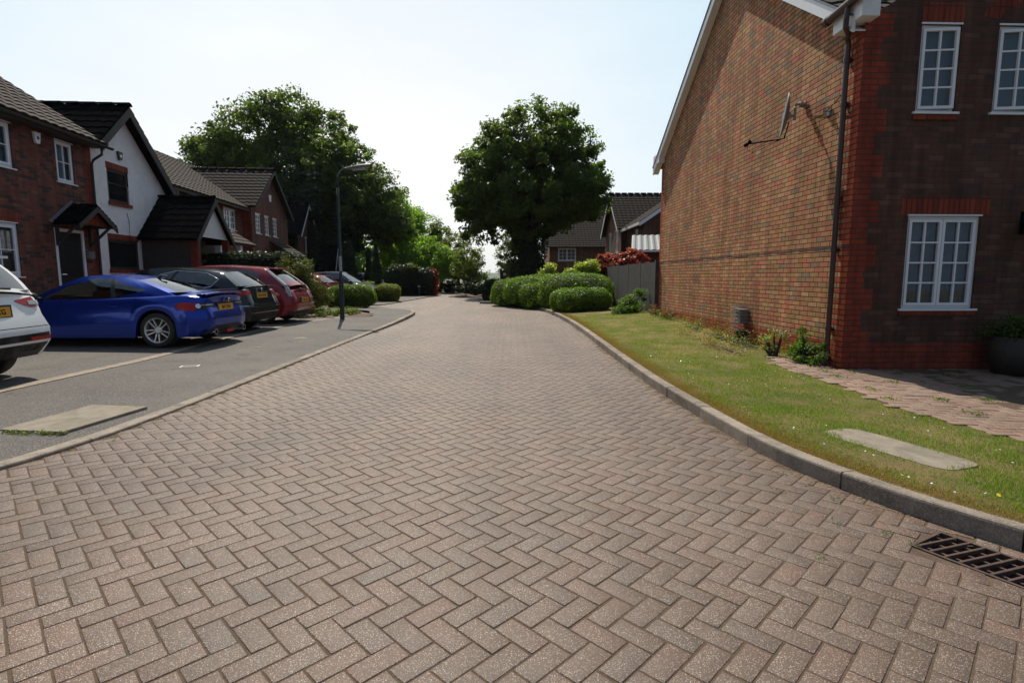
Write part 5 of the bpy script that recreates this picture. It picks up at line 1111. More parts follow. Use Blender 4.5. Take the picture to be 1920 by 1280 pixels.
# ---------------- street furniture
LP = thing('street_lamp', 'dark green lamp post with curved grey lantern arm on the left footway', 'street lamp', (-5.17, 16.55, .03))
mb = MB(); mb.tube([(0, 0, -.1), (0, 0, 1.25)], [.070, .068], 16, False); mb.tube([(0, 0, 1.25), (0, 0, 1.32), (0, 0, 3.7), (0, 0, 3.95)], [.068, .045, .040, .038], 14)
mb.tube([(0, 0, 3.93), (0, 0, 4.12), (.025, 0, 4.28), (.10, 0, 4.42), (.2, 0, 4.49), (.34, 0, 4.52)], .03, 10); mb.build('column', M['post_green'], LP, smooth=True)
mb = MB(); mb.box(-.04, .04, -.074, -.067, .35, .85); mb.build('access_door', M['post_green'], LP)
mb = MB(); mb.tube([(0, 0, 1.5), (0, 0, 1.95)], [.0465, .0455], 14); mb.build('number_sticker', simple('pale_sticker', (.38, .38, .4), .6), LP)
mb = MB(); P = []
for i in range(9):
    f = i/8; x = .28+.72*f; w = .03+.085*math.sin(math.pi*min(1, f*.75+.1)); h = .025+.035*math.sin(math.pi*min(1, f*.7+.15)); z = 4.50+.10*f
    P.append([(x, w*math.cos(t), z+h*math.sin(t)) for t in [2*math.pi*k/12 for k in range(13)]])
mb.grid(P); mb.tube([(.50, 0, 4.56), (.50, 0, 4.63), (.5, 0, 4.65)], [.035, .035, .02], 10); n_ = mb.build('lantern', M['grey_metal'], LP, smooth=True, fix=False)
mb = MB(); mb.tube([(.45, 0, 4.5), (.85, 0, 4.53)], [.06, .07], 10); mb.build('lens', M['lamp_clear'], n_)
L2 = thing('street_lamp', 'far lamp post with thin bracket arm seen against the dark tree crowns', 'street lamp', (-10.2, 46, 0))
mb = MB(); mb.tube([(0, 0, 0), (0, 0, 5.0), (.2, 0, 5.25), (1.0, 0, 5.35)], [.07, .05, .035, .03], 8); mb.build('column', M['post_green'], L2); mb = MB(); mb.tube([(.9, 0, 5.34), (1.6, 0, 5.42)], [.05, .07], 8); mb.build('lantern', M['galv'], L2)
GLm = thing('globe_lamp', 'low lamp with round white globe beside the pale green car', 'globe lamp', (-8.35, 38.2, 0))
mb = MB(); mb.tube([(0, 0, 0), (0, 0, 1.35)], .035, 8); mb.build('post', M['plastic'], GLm); mb = MB(); mb.lathe([(.001, 1.3)]+[(.13*math.sin(R(a)), 1.45-.13*math.cos(R(a))) for a in range(10, 180, 17)]+[(.001, 1.58)], (0, 0, 0), 16); mb.build('globe', M['white'], GLm, smooth=True)
for i, (x, y, lab) in enumerate([(-6.45, 37.9, 'black bollard in front of the tall dark hedge, nearer of two'), (-6.0, 40.5, 'black bollard by the red leaved bush, farther of two')]):
    o = thing('bollard', lab, 'bollard', (x, y, .05), 0, 'black bollards by the far hedge'); mb = MB(); mb.lathe([(.085, 0), (.08, .72), (.10, .74), (.10, .79), (.08, .83), (.0, .85)], (0, 0, 0), 14); mb.build('post', M['plastic'], o); mb = MB(); mb.lathe([(.083, .63), (.084, .69)], (0, 0, 0), 14); mb.build('band', M['white'], o)
o = thing('marker_post', 'pale timber post between the two black bollards', 'post', (-6.35, 39.0, .05)); mb = MB(); mb.box(-.07, .07, -.07, .07, 0, .78); mb.prism([(-.07, -.07, .78), (.07, -.07, .78), (.07, .07, .80), (-.07, .07, .80)], (0, 0, .02)); mb.build('shaft', M['edging'], o)
SG = thing('street_sign', 'small dark sign post with a pale panel beside the big round tree', 'sign', (-.62, 40, -.1)); mb = MB(); mb.tube([(0, 0, 0), (0, 0, 1.75)], .035, 8); mb.build('post', M['plastic'], SG)
mb = MB(); mb.box(-.24, .24, -.03, .03, 1.30, 1.85); mb.build('panel', M['plastic'], SG); mb = MB(); mb.box(-.02, .18, -.036, -.031, 1.55, 1.75); mb.build('notice', M['white'], SG)
# gate / rails at the road end
RG = thing('timber_rail_fence', 'low dark timber rail fence closing the far end of the road', 'fence', (-5.2, 47.2, -.05)); 
for k in range(10): mb = MB(); mb.box(k*1.1, k*1.1+.12, -.06, .06, 0, .85); mb.build('post', M['timber'], RG)
for z in (.3, .66): mb = MB(); mb.box(-.1, 10.1, .061, .10, z, z+.13); mb.build('rail', M['timber'], RG)
# covers
CL = thing('access_cover', 'pale rectangular concrete cover set in the left tarmac footway', 'cover', (-4.06, 4.98, .055), R(-7))
mb = MB(); mb.box(-.31, .31, -.46, .46, -.03, .004); mb.build('slab', M['slab'], CL, bevel=.006)
CR = thing('access_cover', 'rounded concrete cover sunk in the lawn by the right kerb', 'cover', (2.86, 3.96, zr(2.86, 3.96)), .25+.10)
mb = MB(); P = []
for k in range(40):
    a = 2*math.pi*k/40; cx_, sy = math.cos(a), math.sin(a); e = .38; P.append((.20*abs(cx_)**e*(1 if cx_ > 0 else -1), .49*abs(sy)**e*(1 if sy > 0 else -1), -.02))
mb.prism(P, (0, 0, .027)); mb.build('slab', M['slab'], CR)
CS = thing('stop_tap_cover', 'small pale metal stop tap cover in the tarmac near the blue coupe', 'cover', (-4.72, 7.87, .062), .3); mb = MB(); mb.box(-.12, .12, -.09, .09, -.02, .003); mb.build('plate', M['render'], CS); mb = MB(); mb.box(-.10, .10, -.07, .07, .0031, .006); mb.build('lid', M['slab'], CS)
for i, (x, y, w) in enumerate([(-4.72, 10.0, .07), (-4.55, 11.6, .15)]):
    o = thing('stop_tap_cover', ['tiny pale disc set in the footway tarmac between drive and kerb', 'narrow pale cover strip in the footway before the lamp post shadow'][i], 'cover', (x, y, .058)); mb = MB(); mb.lathe([(0, .006), (w*.8, .005), (w, -.01)], (0, 0, 0), 16); mb.build('plate', M['slab'], o)
# gully grate
kd = Vector((.48, -.87, 0)).normalized(); ang = math.atan2(kd.y, kd.x)
GR = thing('gully_grate', 'rusty cast iron drain grating against the right kerb', 'drain grate', (2.34, 2.40, .0), ang)
gw, gl_ = .155, .36
mb = MB(); mb.box(-gl_, gl_, -gw, -gw+.016, -.03, .003); mb.box(-gl_, gl_, gw-.016, gw, -.03, .003); mb.box(-gl_, -gl_+.016, -gw+.016, gw-.016, -.03, .003); mb.box(gl_-.016, gl_, -gw+.016, gw-.016, -.03, .003); mb.build('frame', M['iron'], GR)
for k in range(11):
    x = -gl_+.055+k*.061; mb = MB(); mb.prism([(x-.0075-.028, -gw+.016, -.02), (x+.0075-.028, -gw+.016, -.02), (x+.0075+.028, gw-.016, -.02), (x-.0075+.028, gw-.016, -.02)], (0, 0, .0265)); mb.build('bar', M['iron'], GR, bevel=.003)
for y in (-.085, 0, .085): mb = MB(); mb.box(-gl_+.016, gl_-.016, y-.006, y+.006, -.035, -.008); mb.build('cross_bar', M['iron'], GR)
mb = MB(); mb.box(-gl_+.001, gl_-.001, -gw+.001, gw-.001, -.056, -.052); mb.build('pit', M['black'], GR)  # shallow black sheet, colour stands in for the darkness of a deep pit
mb = MB()
for x0, x1, y0, y1 in ((-gl_-.4, gl_+.4, -gw-.45, -gw-.001), (-gl_-.4, gl_+.4, gw+.001, gw+.3), (-gl_-.4, -gl_-.001, -gw-.001, gw+.001), (gl_+.001, gl_+.4, -gw-.001, gw+.001)): mb.quad((x0, y0, -.0045), (x1, y0, -.0045), (x1, y1, -.0045), (x0, y1, -.0045))
mb.build('mortar_bed', M['soil'], GR)
# planter by the front wall
PL = thing('barrel_planter', 'dark barrel planter with drooping plant against the shaded front wall', 'planter', (CX+2.15, CY-.33, .06))
mb = MB(); mb.lathe([(0, 0), (.24, 0), (.30, .25), (.28, .50), (.26, .50), (.25, .44), (0, .44)], (0, 0, 0), 20); mb.build('barrel', M['timber'], PL, smooth=True)
# ---------------- vegetation
GREENS = dict(
 dark=[(.055, .08, .018), (.08, .115, .024), (.11, .15, .034), (.065, .095, .02), (.14, .18, .04)],
 mid=[(.05, .085, .016), (.08, .13, .026), (.10, .16, .034), (.06, .10, .02), (.13, .19, .04)],
 light=[(.13, .21, .035), (.19, .29, .05), (.24, .34, .065), (.16, .24, .04)],
 olive=[(.10, .12, .035), (.14, .17, .05), (.07, .09, .028), (.18, .19, .06)],
 hedge=[(.09, .14, .018), (.14, .21, .028), (.11, .17, .022), (.19, .26, .04)],
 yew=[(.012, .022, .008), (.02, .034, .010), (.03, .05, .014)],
 gold=[(.22, .22, .03), (.16, .18, .03), (.30, .30, .06), (.10, .13, .025)],
 yellow=[(.34, .36, .05), (.26, .30, .04), (.42, .44, .10)],
 red=[(.36, .03, .045), (.48, .09, .11), (.22, .02, .03), (.26, .06, .04), (.10, .05, .02)],
 redleaf=[(.30, .02, .015), (.18, .02, .012), (.10, .03, .012)],
 juniper=[(.05, .06, .015), (.09, .095, .022), (.14, .13, .03), (.04, .055, .014), (.20, .16, .04)],
 redweed=[(.20, .05, .03), (.12, .10, .03), (.26, .07, .04), (.10, .12, .03)],
 dried=[(.32, .22, .17), (.42, .32, .26), (.24, .15, .10)],
 varieg=[(.16, .19, .07), (.26, .28, .14), (.12, .15, .05), (.34, .35, .2)])
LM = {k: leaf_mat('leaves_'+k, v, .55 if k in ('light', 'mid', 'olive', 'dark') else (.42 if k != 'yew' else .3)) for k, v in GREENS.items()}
M['bark'] = simple('bark', (.075, .058, .045), .95, (.04, .032, .026), 9, .02, 30)
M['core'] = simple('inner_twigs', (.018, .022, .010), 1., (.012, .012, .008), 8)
def leaf_cloud(name, C, N, size, mat, parent, seed, droop=0., flat=.0, fold=True):
    # C: leaf centres (n,3); N: preferred normals (n,3)
    g = np.random.default_rng(seed); n = len(C); N = N+g.normal(0, .75, (n, 3)); N /= np.linalg.norm(N, axis=1)[:, None]
    a = g.normal(0, 1, (n, 3)); a[:, 2] -= droop; U = a-(a*N).sum(1)[:, None]*N; U /= np.linalg.norm(U, axis=1)[:, None]; W_ = np.cross(N, U)
    s = size*g.uniform(.55, 1.25, (n, 1))
    V = np.stack([C-U*s*.5, C+W_*s*.30-U*s*.05+N*s*.06, C+U*s*.55-N*s*.08, C-W_*s*.30-U*s*.05+N*s*.06], 1)
    F = np.arange(n*4).reshape(-1, 4); return np_mesh(name, V.reshape(-1, 3), F, mat, parent)
def crown_points(g, blobs, n, clump, spread, surf=.75):
    # blobs: (x,y,z,rx,ry,rz); leaves gathered in clumps near blob surfaces so gaps open between them
    B = np.array(blobs, float); vol = (B[:, 3]*B[:, 4]*B[:, 5])**.67; pick = g.choice(len(B), clump, p=vol/vol.sum())
    d = g.normal(0, 1, (clump, 3)); d /= np.linalg.norm(d, axis=1)[:, None]; r = surf+(1.13-surf)*g.random((clump, 1))**.8; r = np.where(g.random((clump, 1)) < .22, g.random((clump, 1))**.6, r)
    ctr = B[pick, :3]+d*r*B[pick, 3:6]; cs = g.uniform(.5, 1.25, clump)*spread
    idx = g.integers(0, clump, n); off_ = np.clip(g.normal(0, .42, (n, 3)), -.8, .8)*cs[idx][:, None]*np.array([1, 1, .72]); P = ctr[idx]+off_
    up = d[idx]*.7+np.array([0, 0, .55]); return P, up, ctr
def tree(label, base, trunk_r, fork, blobs, n, clump, spread, leaf, lm, seed, cat='tree', name='broadleaf_tree', group=None, surf=.75, limbs=14, droop=.3, ivy=0, trunk_pts=None):
    T = thing(name, label, cat, base, 0, group); g = np.random.default_rng(seed); q = random.Random(seed)
    P, N, ctr = crown_points(g, blobs, n, clump, spread, surf); leaf_cloud('crown', P, N, leaf, LM[lm], T, seed, droop)
    mb = MB(); f = Vector((0, 0, fork)); pts = trunk_pts or [(0, 0, -.2), (.05*trunk_r, 0, .25), (.1, .0, fork*.5), tuple(f)]
    mb.tube(pts, [trunk_r*1.35, trunk_r*1.05, trunk_r*.92, trunk_r*.85][:len(pts)], 12)
    top = Vector(pts[-1]); sel = [Vector(c) for c in ctr[g.choice(len(ctr), min(limbs, len(ctr)), replace=False)]]
    B0 = np.array(blobs); axis = Vector((float(np.average(B0[:, 0])), float(np.average(B0[:, 1])), float(B0[:, 2].max()+.2*B0[:, 5].max())))
    m1 = top.lerp(axis, .5)+Vector((q.uniform(-.3, .3), 0, 0)); mb.tube([top, m1, axis], [trunk_r*.8, trunk_r*.5, trunk_r*.12], 8)
    for c in sel:
        st_ = top.lerp(m1, q.random()*.9); k1 = st_.lerp(c, .45)+Vector((q.uniform(-.3, .3), q.uniform(-.3, .3), q.uniform(.1, .6))); r_ = trunk_r*q.uniform(.28, .5)
        mb.tube([st_, k1, c], [r_, r_*.6, r_*.18], 6)
        for _ in range(2): e = c+Vector((q.uniform(-1, 1), q.uniform(-1, 1), q.uniform(-.3, .8)))*spread*1.6; mb.tube([k1.lerp(c, .6), e], [r_*.3, r_*.08], 4)
    mb.build('trunk', M['bark'], T, smooth=True)
    if ivy:
        k = 9000; z = g.random(k)*ivy; a = g.random(k)*2*math.pi; rr = trunk_r*(1.0+.5*g.random(k)+.25*np.sin(z*2.2+3*a)); tp = np.array(pts)
        x = np.interp(z, tp[:, 2], tp[:, 0]); y = np.interp(z, tp[:, 2], tp[:, 1]); C_ = np.stack([x+rr*np.cos(a), y+rr*np.sin(a), z], 1)
        leaf_cloud('ivy', C_, np.stack([np.cos(a), np.sin(a), .2+0*a], 1), .14, LM['yew'], T, seed+5, .8)
    return T
def shrub(label, base, blobs, n, leaf, lm, seed, name='shrub', cat='shrub', group=None, clip=False, core=.86, spread=.25, tall=0., zmin=0, rz=0, box=None, droop=0.):
    # clipped: leaves form an even skin on boxes or ellipsoids over a dark twiggy core; loose: clumps
    T = thing(name, label, cat, base, rz, group); g = np.random.default_rng(seed); B = np.array(blobs, float)
    if clip:
        area = B[:, 3]*B[:, 4]+B[:, 3]*B[:, 5]+B[:, 4]*B[:, 5]; k = g.choice(len(B), n, p=area/area.sum()); e = clip
        d = g.normal(0, 1, (n, 3)); sz = B[k, 3:6]; d = d/(np.abs(d/1.)**e).sum(1)[:, None]**(1/e); C = B[k, :3]+d*sz*(1+g.normal(0, .018, (n, 1)))+g.normal(0, leaf*.35, (n, 3))
        # lumps
        lump = np.array([noise.noise(Vector(c*1.6)) for c in C]); nn = np.sign(d)*np.abs(d)**(e-1)/sz; nn /= np.linalg.norm(nn, axis=1)[:, None]; C = C+nn*lump[:, None]*.12
        ins = np.zeros(n, bool)
        for b in B: ins |= ((np.abs((C-b[:3])/(b[3:6]*.90))**e).sum(1) < 1)
        ok = ~ins & (C[:, 2] > zmin); C, nn = C[ok], nn[ok]; leaf_cloud('foliage', C, nn*1.1, leaf, LM[lm], T, seed, droop)
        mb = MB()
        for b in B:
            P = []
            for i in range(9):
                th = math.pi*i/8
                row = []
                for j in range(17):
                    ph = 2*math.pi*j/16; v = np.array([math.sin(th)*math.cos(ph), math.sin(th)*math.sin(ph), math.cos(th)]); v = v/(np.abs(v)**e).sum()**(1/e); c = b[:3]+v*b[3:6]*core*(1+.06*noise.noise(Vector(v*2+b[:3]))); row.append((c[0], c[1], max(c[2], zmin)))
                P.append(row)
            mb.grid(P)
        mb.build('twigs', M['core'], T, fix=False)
    else:
        P, N, ctr = crown_points(g, blobs, n, max(6, n//90), spread, .55); P[:, 2] = np.where(P[:, 2] < .02, .02+g.random(len(P))*.3, P[:, 2]); leaf_cloud('foliage', P, N, leaf, LM[lm], T, seed, droop)
        mb = MB(); q = random.Random(seed)
        for c in ctr[:26]: c = Vector(c); mb.tube([(c.x*.25, c.y*.25, 0), (c.x*.6, c.y*.6, c.z*.55), c], [.03, .02, .006], 5)
        mb.build('stems', M['bark'], T)
    return T
# big trees behind the left houses
BT = 'large trees behind the left row'
tree('tallest broadleaf tree behind the left brick houses, crown top high above the roofs', (-19.5, 47, -.3), .55, 4.5, [(-1.0, 0, 12.2, 3.6, 3.4, 4.0), (.6, 0, 14.3, 2.6, 2.5, 2.4), (-4.5, 0, 10, 3.2, 3.0, 3.2), (3.2, 0, 11.6, 3.4, 3.0, 3.6), (0, 0, 8, 5.2, 4.2, 3.6), (-7.0, .5, 8.9, 2.6, 2.2, 2.8), (-5.2, 0, 12.0, 2.2, 2.2, 2.2), (-8.6, .5, 7.6, 1.7, 1.8, 2.2), (5.2, 0, 8.6, 3.0, 3.0, 3.0)], 74000, 740, .95, .30, 'dark', 11, limbs=26, ivy=4, group=BT)
tree('broad dark tree just right of the lamp post lantern, sloping down towards the road', (-14.2, 45, -.3), .5, 3.2, [(.2, 0, 9.4, 3.2, 3.0, 3.0), (2.6, 0, 7.6, 2.6, 2.6, 2.4), (-2.6, 0, 8.6, 3.0, 3.0, 3.4), (.6, 0, 6.9, 3.8, 3.2, 1.9), (4.3, -.5, 6.0, 1.7, 1.8, 1.6)], 52000, 520, .85, .28, 'dark', 12, limbs=24, ivy=3.5, group=BT)
tree('dark tree with ivy clad trunk between the far left house and the lamp post', (-15.6, 43.5, -.3), .45, 3.6, [(0, 0, 7.4, 3.2, 3.0, 3.4), (-2.2, 0, 6.0, 2.4, 2.4, 2.4), (1.8, 0, 5.0, 2.2, 2.2, 1.8)], 26000, 260, .8, .27, 'yew', 13, limbs=14, ivy=3.6, group=BT)
# central tree
tree('big round dark tree with massive ivy covered trunk in the middle of the view', (1.05, 36.6, 0), .80, 3.4, [(.75, 0, 10.0, 2.7, 2.8, 2.3), (.4, 0, 9.0, 3.6, 3.2, 2.8), (-1.7, 0, 7.6, 2.7, 2.8, 2.8), (2.6, 0, 7.8, 2.4, 2.8, 2.6), (.5, 0, 7.2, 4.3, 3.8, 2.6), (-2.4, 0, 5.5, 2.3, 2.5, 1.8), (2.9, 0, 6.4, 2.1, 2.4, 1.6), (.2, -.6, 5.6, 3.4, 2.9, 1.4), (-3.0, 0, 6.4, 1.6, 1.8, 1.5), (3.6, 0, 7.2, 1.2, 1.6, 1.4), (-.1, 0, 4.3, 1.3, 1.1, 1.2)], 92000, 900, .60, .24, 'dark', 21, limbs=30, ivy=4.2, surf=.80)
# lit trees around the end of the road
MT = 'trees around the end of the road'
tree('bright green loose tree beyond the tall dark hedge, left of the road end', (-8.4, 46, -.3), .16, 1.4, [(0, 0, 3.9, 2.1, 2, 1.7), (-2.0, 0, 3.6, 1.7, 1.8, 1.8), (2.0, 0, 2.9, 1.6, 1.5, 1.3), (.3, 0, 2.2, 2.6, 1.8, 1.0)], 26000, 260, .55, .20, 'light', 31, group=MT)
tree('fresh green tall tree peeping over the dark trees left of the road', (-10.6, 52, -.5), .3, 2.5, [(0, 0, 7.0, 2.2, 2.2, 2.5), (2.0, 0, 5.6, 2.0, 2.0, 2.0), (-2, 0, 5, 2.4, 2.2, 2.4)], 24000, 260, .7, .24, 'light', 32, group=MT)
tree('slender airy tree rising above its neighbours at the road end', (-6.9, 52, -.6), .14, 2.5, [(0, 0, 5.6, 1.1, 1.1, 1.3), (.1, 0, 3.6, 1.4, 1.2, 1.4), (-.9, 0, 4.4, .8, .9, .9)], 9000, 110, .5, .22, 'olive', 33, group=MT)
tree('rounded weeping grey green tree directly beside the gap at the road end', (-4.9, 50, -.6), .16, 1.6, [(0, 0, 4.0, 1.8, 1.7, 1.9), (-.3, 0, 2.5, 2.3, 1.8, 1.7), (1.3, 0, 2.3, 1.3, 1.2, 1.4)], 20000, 210, .5, .19, 'olive', 34, group=MT, droop=1.5)
tree('thin olive tree right of the bright sky gap, by the dark sign', (-.05, 44, -.3), .12, 1.0, [(0, 0, 3.4, 1.0, 1.0, 1.7), (-.2, 0, 2.0, 1.1, 1.0, 1.1)], 8000, 110, .4, .17, 'olive', 35, group=MT)
tree('low spreading tree behind the far court cars, under the crowns', (-14.0, 52, -.4), .2, 1.4, [(0, 0, 2.6, 3.2, 2.0, 1.8), (3.6, 0, 2.4, 2.6, 2, 1.6), (-3.5, 0, 3, 2.5, 2, 2)], 20000, 260, .6, .22, 'light', 36, group=MT, surf=.5)
tree('small black stemmed tree on the little soil mound at the road end', (-3.3, 37.6, .05), .055, 1.0, [(0, 0, 2.5, .7, .7, .9), (-.4, 0, 1.8, .5, .5, .4)], 2600, 60, .3, .13, 'olive', 37, group=MT)
tree('far treetop showing over the low house roof right of the big round tree', (11.0, 66, 0), .3, 4, [(0, 0, 9.3, 2.4, 2.2, 1.6)], 5000, 70, .7, .28, 'olive', 39, group=MT)
# slender conifers
for i, (x, y, h, r, lab) in enumerate([(-12.9, 41.5, 4.6, .62, 'widest dark slender conifer beside the lamp post'), (-11.4, 38.5, 3.8, .55, 'dark tapering conifer, second from the lamp post'), (-10.3, 39.5, 3.3, .26, 'thin dark conifer, third from the lamp post'), (-8.9, 36.0, 3.4, .30, 'thin dark conifer nearest the round golden bush')]):
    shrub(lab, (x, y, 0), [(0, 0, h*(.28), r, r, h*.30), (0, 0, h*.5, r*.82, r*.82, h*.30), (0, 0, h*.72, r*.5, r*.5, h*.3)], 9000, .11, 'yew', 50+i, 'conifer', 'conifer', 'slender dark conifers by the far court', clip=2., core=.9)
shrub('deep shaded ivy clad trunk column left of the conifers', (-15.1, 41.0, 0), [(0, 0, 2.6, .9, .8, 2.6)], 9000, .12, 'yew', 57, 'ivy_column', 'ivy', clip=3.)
# hedges
shrub('pale variegated clipped hedge before the garage porch', (-11.9, 18.6, .35), [(-.0, 0, .9, 1.1, .45, .95)], 14000, .085, 'varieg', 61, 'hedge', 'hedge', clip=5.)
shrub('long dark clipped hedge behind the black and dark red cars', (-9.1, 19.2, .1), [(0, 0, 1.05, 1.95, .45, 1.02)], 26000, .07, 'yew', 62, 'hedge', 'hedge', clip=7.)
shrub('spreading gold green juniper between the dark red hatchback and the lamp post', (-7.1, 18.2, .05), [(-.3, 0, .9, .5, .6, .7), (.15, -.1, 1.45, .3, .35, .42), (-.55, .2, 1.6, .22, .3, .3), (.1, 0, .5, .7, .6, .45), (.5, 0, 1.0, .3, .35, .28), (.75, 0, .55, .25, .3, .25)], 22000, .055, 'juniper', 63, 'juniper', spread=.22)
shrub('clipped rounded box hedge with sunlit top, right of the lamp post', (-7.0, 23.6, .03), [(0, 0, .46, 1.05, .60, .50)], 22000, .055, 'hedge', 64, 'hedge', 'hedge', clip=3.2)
shrub('round golden edged box bush at the corner of the side road', (-6.75, 29.6, .03), [(0, 0, .44, .72, .62, .48)], 13000, .06, 'gold', 65, 'bush', 'bush', clip=2.4)
shrub('loose white flecked shrub left of the round golden bush', (-7.9, 29.9, .03), [(0, 0, .55, .55, .5, .45)], 5000, .08, 'varieg', 66)
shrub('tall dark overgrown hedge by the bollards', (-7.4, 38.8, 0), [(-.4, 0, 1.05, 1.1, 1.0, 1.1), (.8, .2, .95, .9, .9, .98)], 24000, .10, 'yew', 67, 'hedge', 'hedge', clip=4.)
shrub('loose yellowish growth on top of the tall dark hedge', (-7.0, 38.6, 1.7), [(-.5, 0, .25, 1.0, .7, .25)], 2600, .12, 'olive', 68)
shrub('red leaved shrub at the right end of the tall dark hedge', (-5.75, 39.6, 0), [(0, 0, 1.0, .42, .5, .95), (-.4, 0, 1.5, .3, .3, .3)], 7000, .10, 'redleaf', 69)
shrub('dark shrubbery behind the small tree at the road end', (-3.0, 39.2, 0), [(0, 0, .5, .9, .6, .5), (1.0, .4, .35, .6, .5, .4)], 7000, .10, 'yew', 70)
# right side evergreen hedge, lobed
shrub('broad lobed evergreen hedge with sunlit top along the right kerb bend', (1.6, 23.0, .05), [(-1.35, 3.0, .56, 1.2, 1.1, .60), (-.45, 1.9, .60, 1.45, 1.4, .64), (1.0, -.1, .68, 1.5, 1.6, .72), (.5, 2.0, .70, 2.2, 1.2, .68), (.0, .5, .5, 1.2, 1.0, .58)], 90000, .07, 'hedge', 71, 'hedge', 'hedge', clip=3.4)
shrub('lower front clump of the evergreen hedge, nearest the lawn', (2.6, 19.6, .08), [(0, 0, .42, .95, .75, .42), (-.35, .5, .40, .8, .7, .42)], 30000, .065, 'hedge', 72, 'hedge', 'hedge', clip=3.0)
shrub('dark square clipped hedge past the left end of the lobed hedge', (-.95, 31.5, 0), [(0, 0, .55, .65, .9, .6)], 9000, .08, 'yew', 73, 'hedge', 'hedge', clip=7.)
shrub('bright yellow green shrub between lobed hedge and grey fence', (3.05, 24.3, 0), [(0, 0, 1.6, .45, .4, .35), (.4, 0, 1.75, .32, .35, .32), (-.35, 0, 1.45, .3, .35, .25)], 6000, .12, 'yellow', 74)
shrub('small bright yellow green shrub behind the hedge by the big trunk', (1.85, 26.2, 0), [(0, 0, 1.55, .2, .25, .42), (-.3, 0, 1.4, .14, .2, .32)], 2600, .11, 'yellow', 75)
shrub('deep red leaved shrub showing above the grey fence', (5.0, 25.4, 0), [(0, 0, 1.95, .9, .6, .45), (-.7, 0, 1.8, .6, .6, .5), (.6, 0, 2.1, .7, .6, .45)], 13000, .13, 'red', 76)
shrub('bright green weedy bush at the foot of the grey fence', (3.75, 17.2, .15), [(0, 0, .28, .42, .5, .32), (.1, .3, .42, .28, .4, .28), (-.3, -.3, .16, .3, .35, .16), (.25, -.2, .55, .12, .2, .22)], 7000, .06, 'mid', 77, spread=.2)
shrub('straggly weeds climbing round the foot of the brown downpipe', (4.42, 8.05, .06), [(0, 0, .14, .22, .35, .14), (-.05, .2, .3, .10, .14, .26), (.08, -.1, .2, .10, .2, .2)], 2600, .042, 'mid', 78, 'weeds', 'weeds', spread=.12)
shrub('dry flowering weed stems left of the downpipe foot', (4.25, 8.75, .08), [(0, 0, .2, .16, .25, .22)], 900, .035, 'varieg', 79, 'weeds', 'weeds', spread=.12)
shrub('low weeds along the foot of the gable wall', (4.25, 12.6, .12), [(0, -2.6, .03, .15, 1.3, .05), (-.0, 0, .04, .15, 1.6, .06), (-.05, 2.6, .06, .2, 1.2, .08)], 5000, .034, 'olive', 80, 'weeds', 'weeds', spread=.22)
shrub('reddish weeds at the far foot of the gable wall', (4.2, 15.4, .25), [(0, -.5, .08, .14, .5, .10), (0, .5, .10, .15, .5, .13)], 1100, .045, 'redweed', 81, 'weeds', 'weeds', spread=.15)
shrub('drooping plant in the barrel by the front wall', (CX+2.15, CY-.33, .52), [(0, 0, .04, .30, .28, .12)], 2500, .05, 'dark', 82, 'pot_plant', 'plant', spread=.15, droop=1.)
shrub('scrubby weeds and grass among the rocks by the lamp post', (-6.1, 17.6, .05), [(0, 0, .12, .5, .6, .14), (.5, .7, .1, .4, .4, .12), (-.5, -.4, .25, .3, .4, .25)], 6000, .06, 'olive', 83, 'weeds', 'weeds', spread=.2)
shrub('pinkish dried dead weeds on the lawn before the flue cage', (3.75, 10.6, .08), [(0, -.9, .02, .22, .9, .03), (.05, .9, .02, .25, .9, .03)], 2600, .03, 'dried', 84, 'weeds', 'weeds', spread=.2)
shrub('dark scrub along the timber rails at the road end', (-5.0, 48.3, -.1), [(-1.6, 0, .5, 1.6, .5, .8), (1.2, 0, .45, 1.6, .5, .7), (3.4, 0, .4, 1.0, .5, .5)], 12000, .12, 'yew', 85)
# rocks and bare soil at the lamp post bed
for i, (x, y, r_) in enumerate([(-6.35, 17.0, .22), (-5.95, 17.35, .18), (-5.7, 16.95, .14), (-5.45, 17.6, .16)]):
    o = thing('rock', ['largest', 'second', 'smallest', 'outermost'][i]+' rugged buff rock in the planting bed behind the lamp post', 'rock', (x, y, .07), 0, 'rocks in the bed by the lamp post')
    bm = bmesh.new(); bmesh.ops.create_icosphere(bm, subdivisions=3, radius=r_)
    for v in bm.verts: v.co = Vector((v.co.x*1.25, v.co.y, v.co.z*.6))*(1+.3*noise.noise(v.co*7+Vector((i, 0, 0))))
    me = bpy.data.meshes.new('stone'); bm.to_mesh(me); bm.free(); me.materials.append(simple('buff_rock', (.27, .20, .14), .9, (.16, .11, .08), 9, .02, 30)); so_ = bpy.data.objects.new('stone', me); COL.objects.link(so_); so_.parent = o
mb = MB(); G = [[(-5.75+.25*i+.2*math.sin(j), 17.4+.28*j, .075+.07*math.exp(-((i-3)**2+(j-3)**2)/5.)*(1+noise.noise(Vector((i, j, 3))))) for j in range(7)] for i in range(5)]
tag(mb.grid(G).build('soil_mound', M['soil'], smooth=True), 'low mound of bare brown soil just behind the lamp post', 'soil', kind='stuff')
mb = MB(); mb.grid([[(-4.3+.33*i, 36.6+.33*j, .02+.22*math.exp(-((i-3)**2+(j-3)**2)/4.)) for j in range(7)] for i in range(7)]); tag(mb.build('soil_mound', M['soil'], smooth=True), 'reddish soil mound round the small tree at the road end', 'soil', kind='stuff')
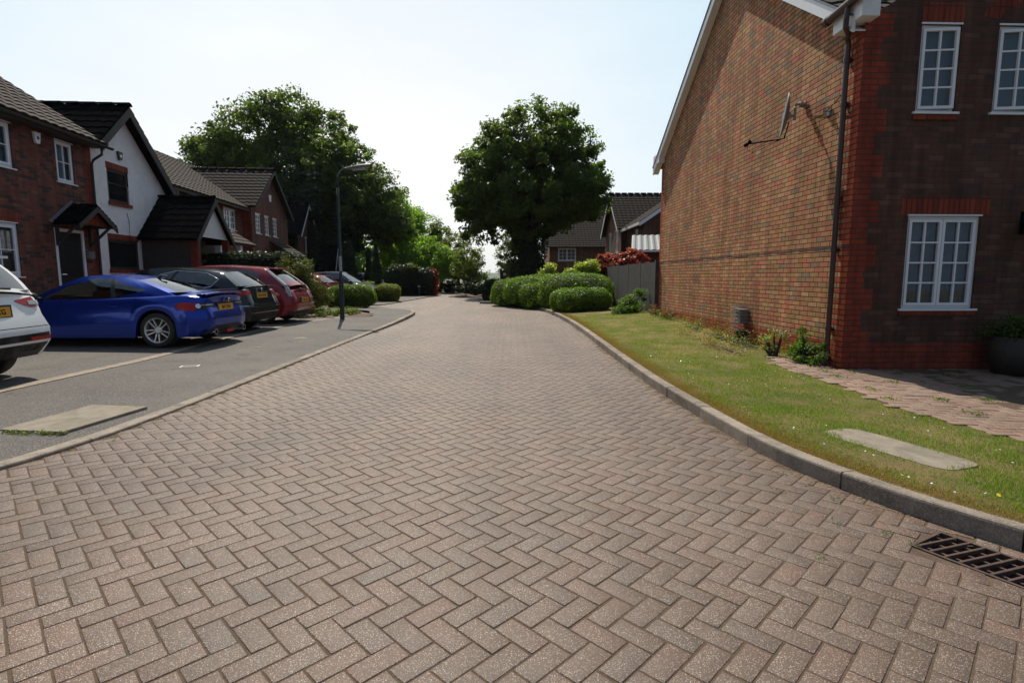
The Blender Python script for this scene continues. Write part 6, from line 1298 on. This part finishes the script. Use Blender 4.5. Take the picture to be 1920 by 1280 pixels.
# flowers, pebbles, moss
g = np.random.default_rng(99)
def dots(name, n, r, mat, lab, cat, zup, hx=lambda: None, pts=None):
    mb = MB()
    for x, y in pts:
        z = zr(x, y)+zup; t = g.normal(0, .25, 2); mb.add([(x+r*math.cos(a), y+r*math.sin(a), z+r*(math.cos(a)*t[0]+math.sin(a)*t[1])) for a in np.linspace(0, 2*math.pi, 8)[:-1]], [tuple(range(7))])
    return tag(mb.build(name, mat, fix=False), lab, cat, kind='stuff')
P = [(float(a), float(b)) for a, b in zip(1.95+g.random(260)*2.2, 2.9+g.random(260)**1.3*6.5) if kx(b)+.25 < a < 3.7]
P = [p for p in P if noise.noise(Vector((p[0]*1.5, p[1]*1.5, 7))) > .02]
dots('daisies', 0, .0065, M['white'], 'tiny white daisies scattered over the lawn', 'daisies', .035, pts=P[:110])
dots('dandelions', 0, .011, simple('dandelion', (.75, .5, .02), .7), 'small yellow dandelions in the nearer lawn', 'dandelions', .04, pts=[(2.95, 2.75), (3.2, 2.9), (3.35, 2.6), (3.1, 3.05), (2.7, 4.9), (3.3, 2.45), (2.9, 6.1), (2.75, 2.95)])
# low creeping weeds in the joints and along kerbs
def tufts(name, pts, n, sp, lm, leaf, lab, cat, zf):
    C = []
    for x, y in pts:
        k = g.normal(0, sp, (n, 2)); C += [(x+a, y+b, zf(x+a, y+b)+.004+abs(g.normal(0, .010))) for a, b in k]
    C = np.array(C); T = leaf_cloud(name, C, np.tile([0, 0, 1.], (len(C), 1)), leaf, LM[lm], None, 5); return tag(T, lab, cat, kind='stuff')
pt = [(1.95+g.normal(0, .10), 3.2+i*.22) for i in range(6)]+[(-3.35+g.normal(0, .02), 4.4+i*.6) for i in range(9)]+[(1.68-abs(g.normal(0, .03)), 6+i*.5) for i in range(18)]+[(2.05, 2.62), (2.0, 2.75), (1.8, 2.9), (1.7, 3.3), (1.5, 2.5)]
tufts('joint_weeds', pt, 26, .022, 'mid', .011, 'small green weeds and moss in the paving joints by the kerbs', 'weeds', lambda x, y: 0)
tufts('edge_weeds', [(-4.30+i*.07, 4.50-.004*i+g.normal(0, .01)) for i in range(8)], 60, .02, 'olive', .02, 'dry grass tufts at the near edge of the left footway cover', 'weeds', lambda x, y: .04)
tufts('drive_weeds', [(4.2, 6.9), (4.5, 5.6), (4.1, 6.1), (4.35, 5.0), (4.9, 4.8), (4.7, 6.6), (5.0, 5.6), (5.4, 6.4), (4.25, 7.3), (4.6, 7.25), (5.2, 7.2), (5.8, 7.1), (3.95, 5.6)], 60, .045, 'mid', .022, 'little weeds growing through the pink block drive', 'weeds', lambda x, y: zr(x, y)+.02)
lit = MB()
for i in range(3200):
    s_ = g.random(); x, y = (kx(2.6+s_*9)-abs(g.normal(0, .075)), 2.6+s_*9) if i % 3 else (float(np.interp(3.6+s_*8, [p[1] for p in lk[12:50]], [p[0] for p in lk[12:50]]))+abs(g.normal(0, .05)), 3.6+s_*8)
    a = g.random()*6.28; l = .006+.02*g.random(); w = .002; lit.quad((x-math.sin(a)*w, y+math.cos(a)*w, .003), (x+math.sin(a)*w, y-math.cos(a)*w, .003), (x+math.cos(a)*l, y+math.sin(a)*l, .006), (x+math.cos(a)*l-math.sin(a)*w, y+math.sin(a)*l+math.cos(a)*w, .007))
tag(lit.build('leaf_litter', M['straw'], fix=False), 'dry straw and litter swept against the kerbs', 'litter', kind='stuff')
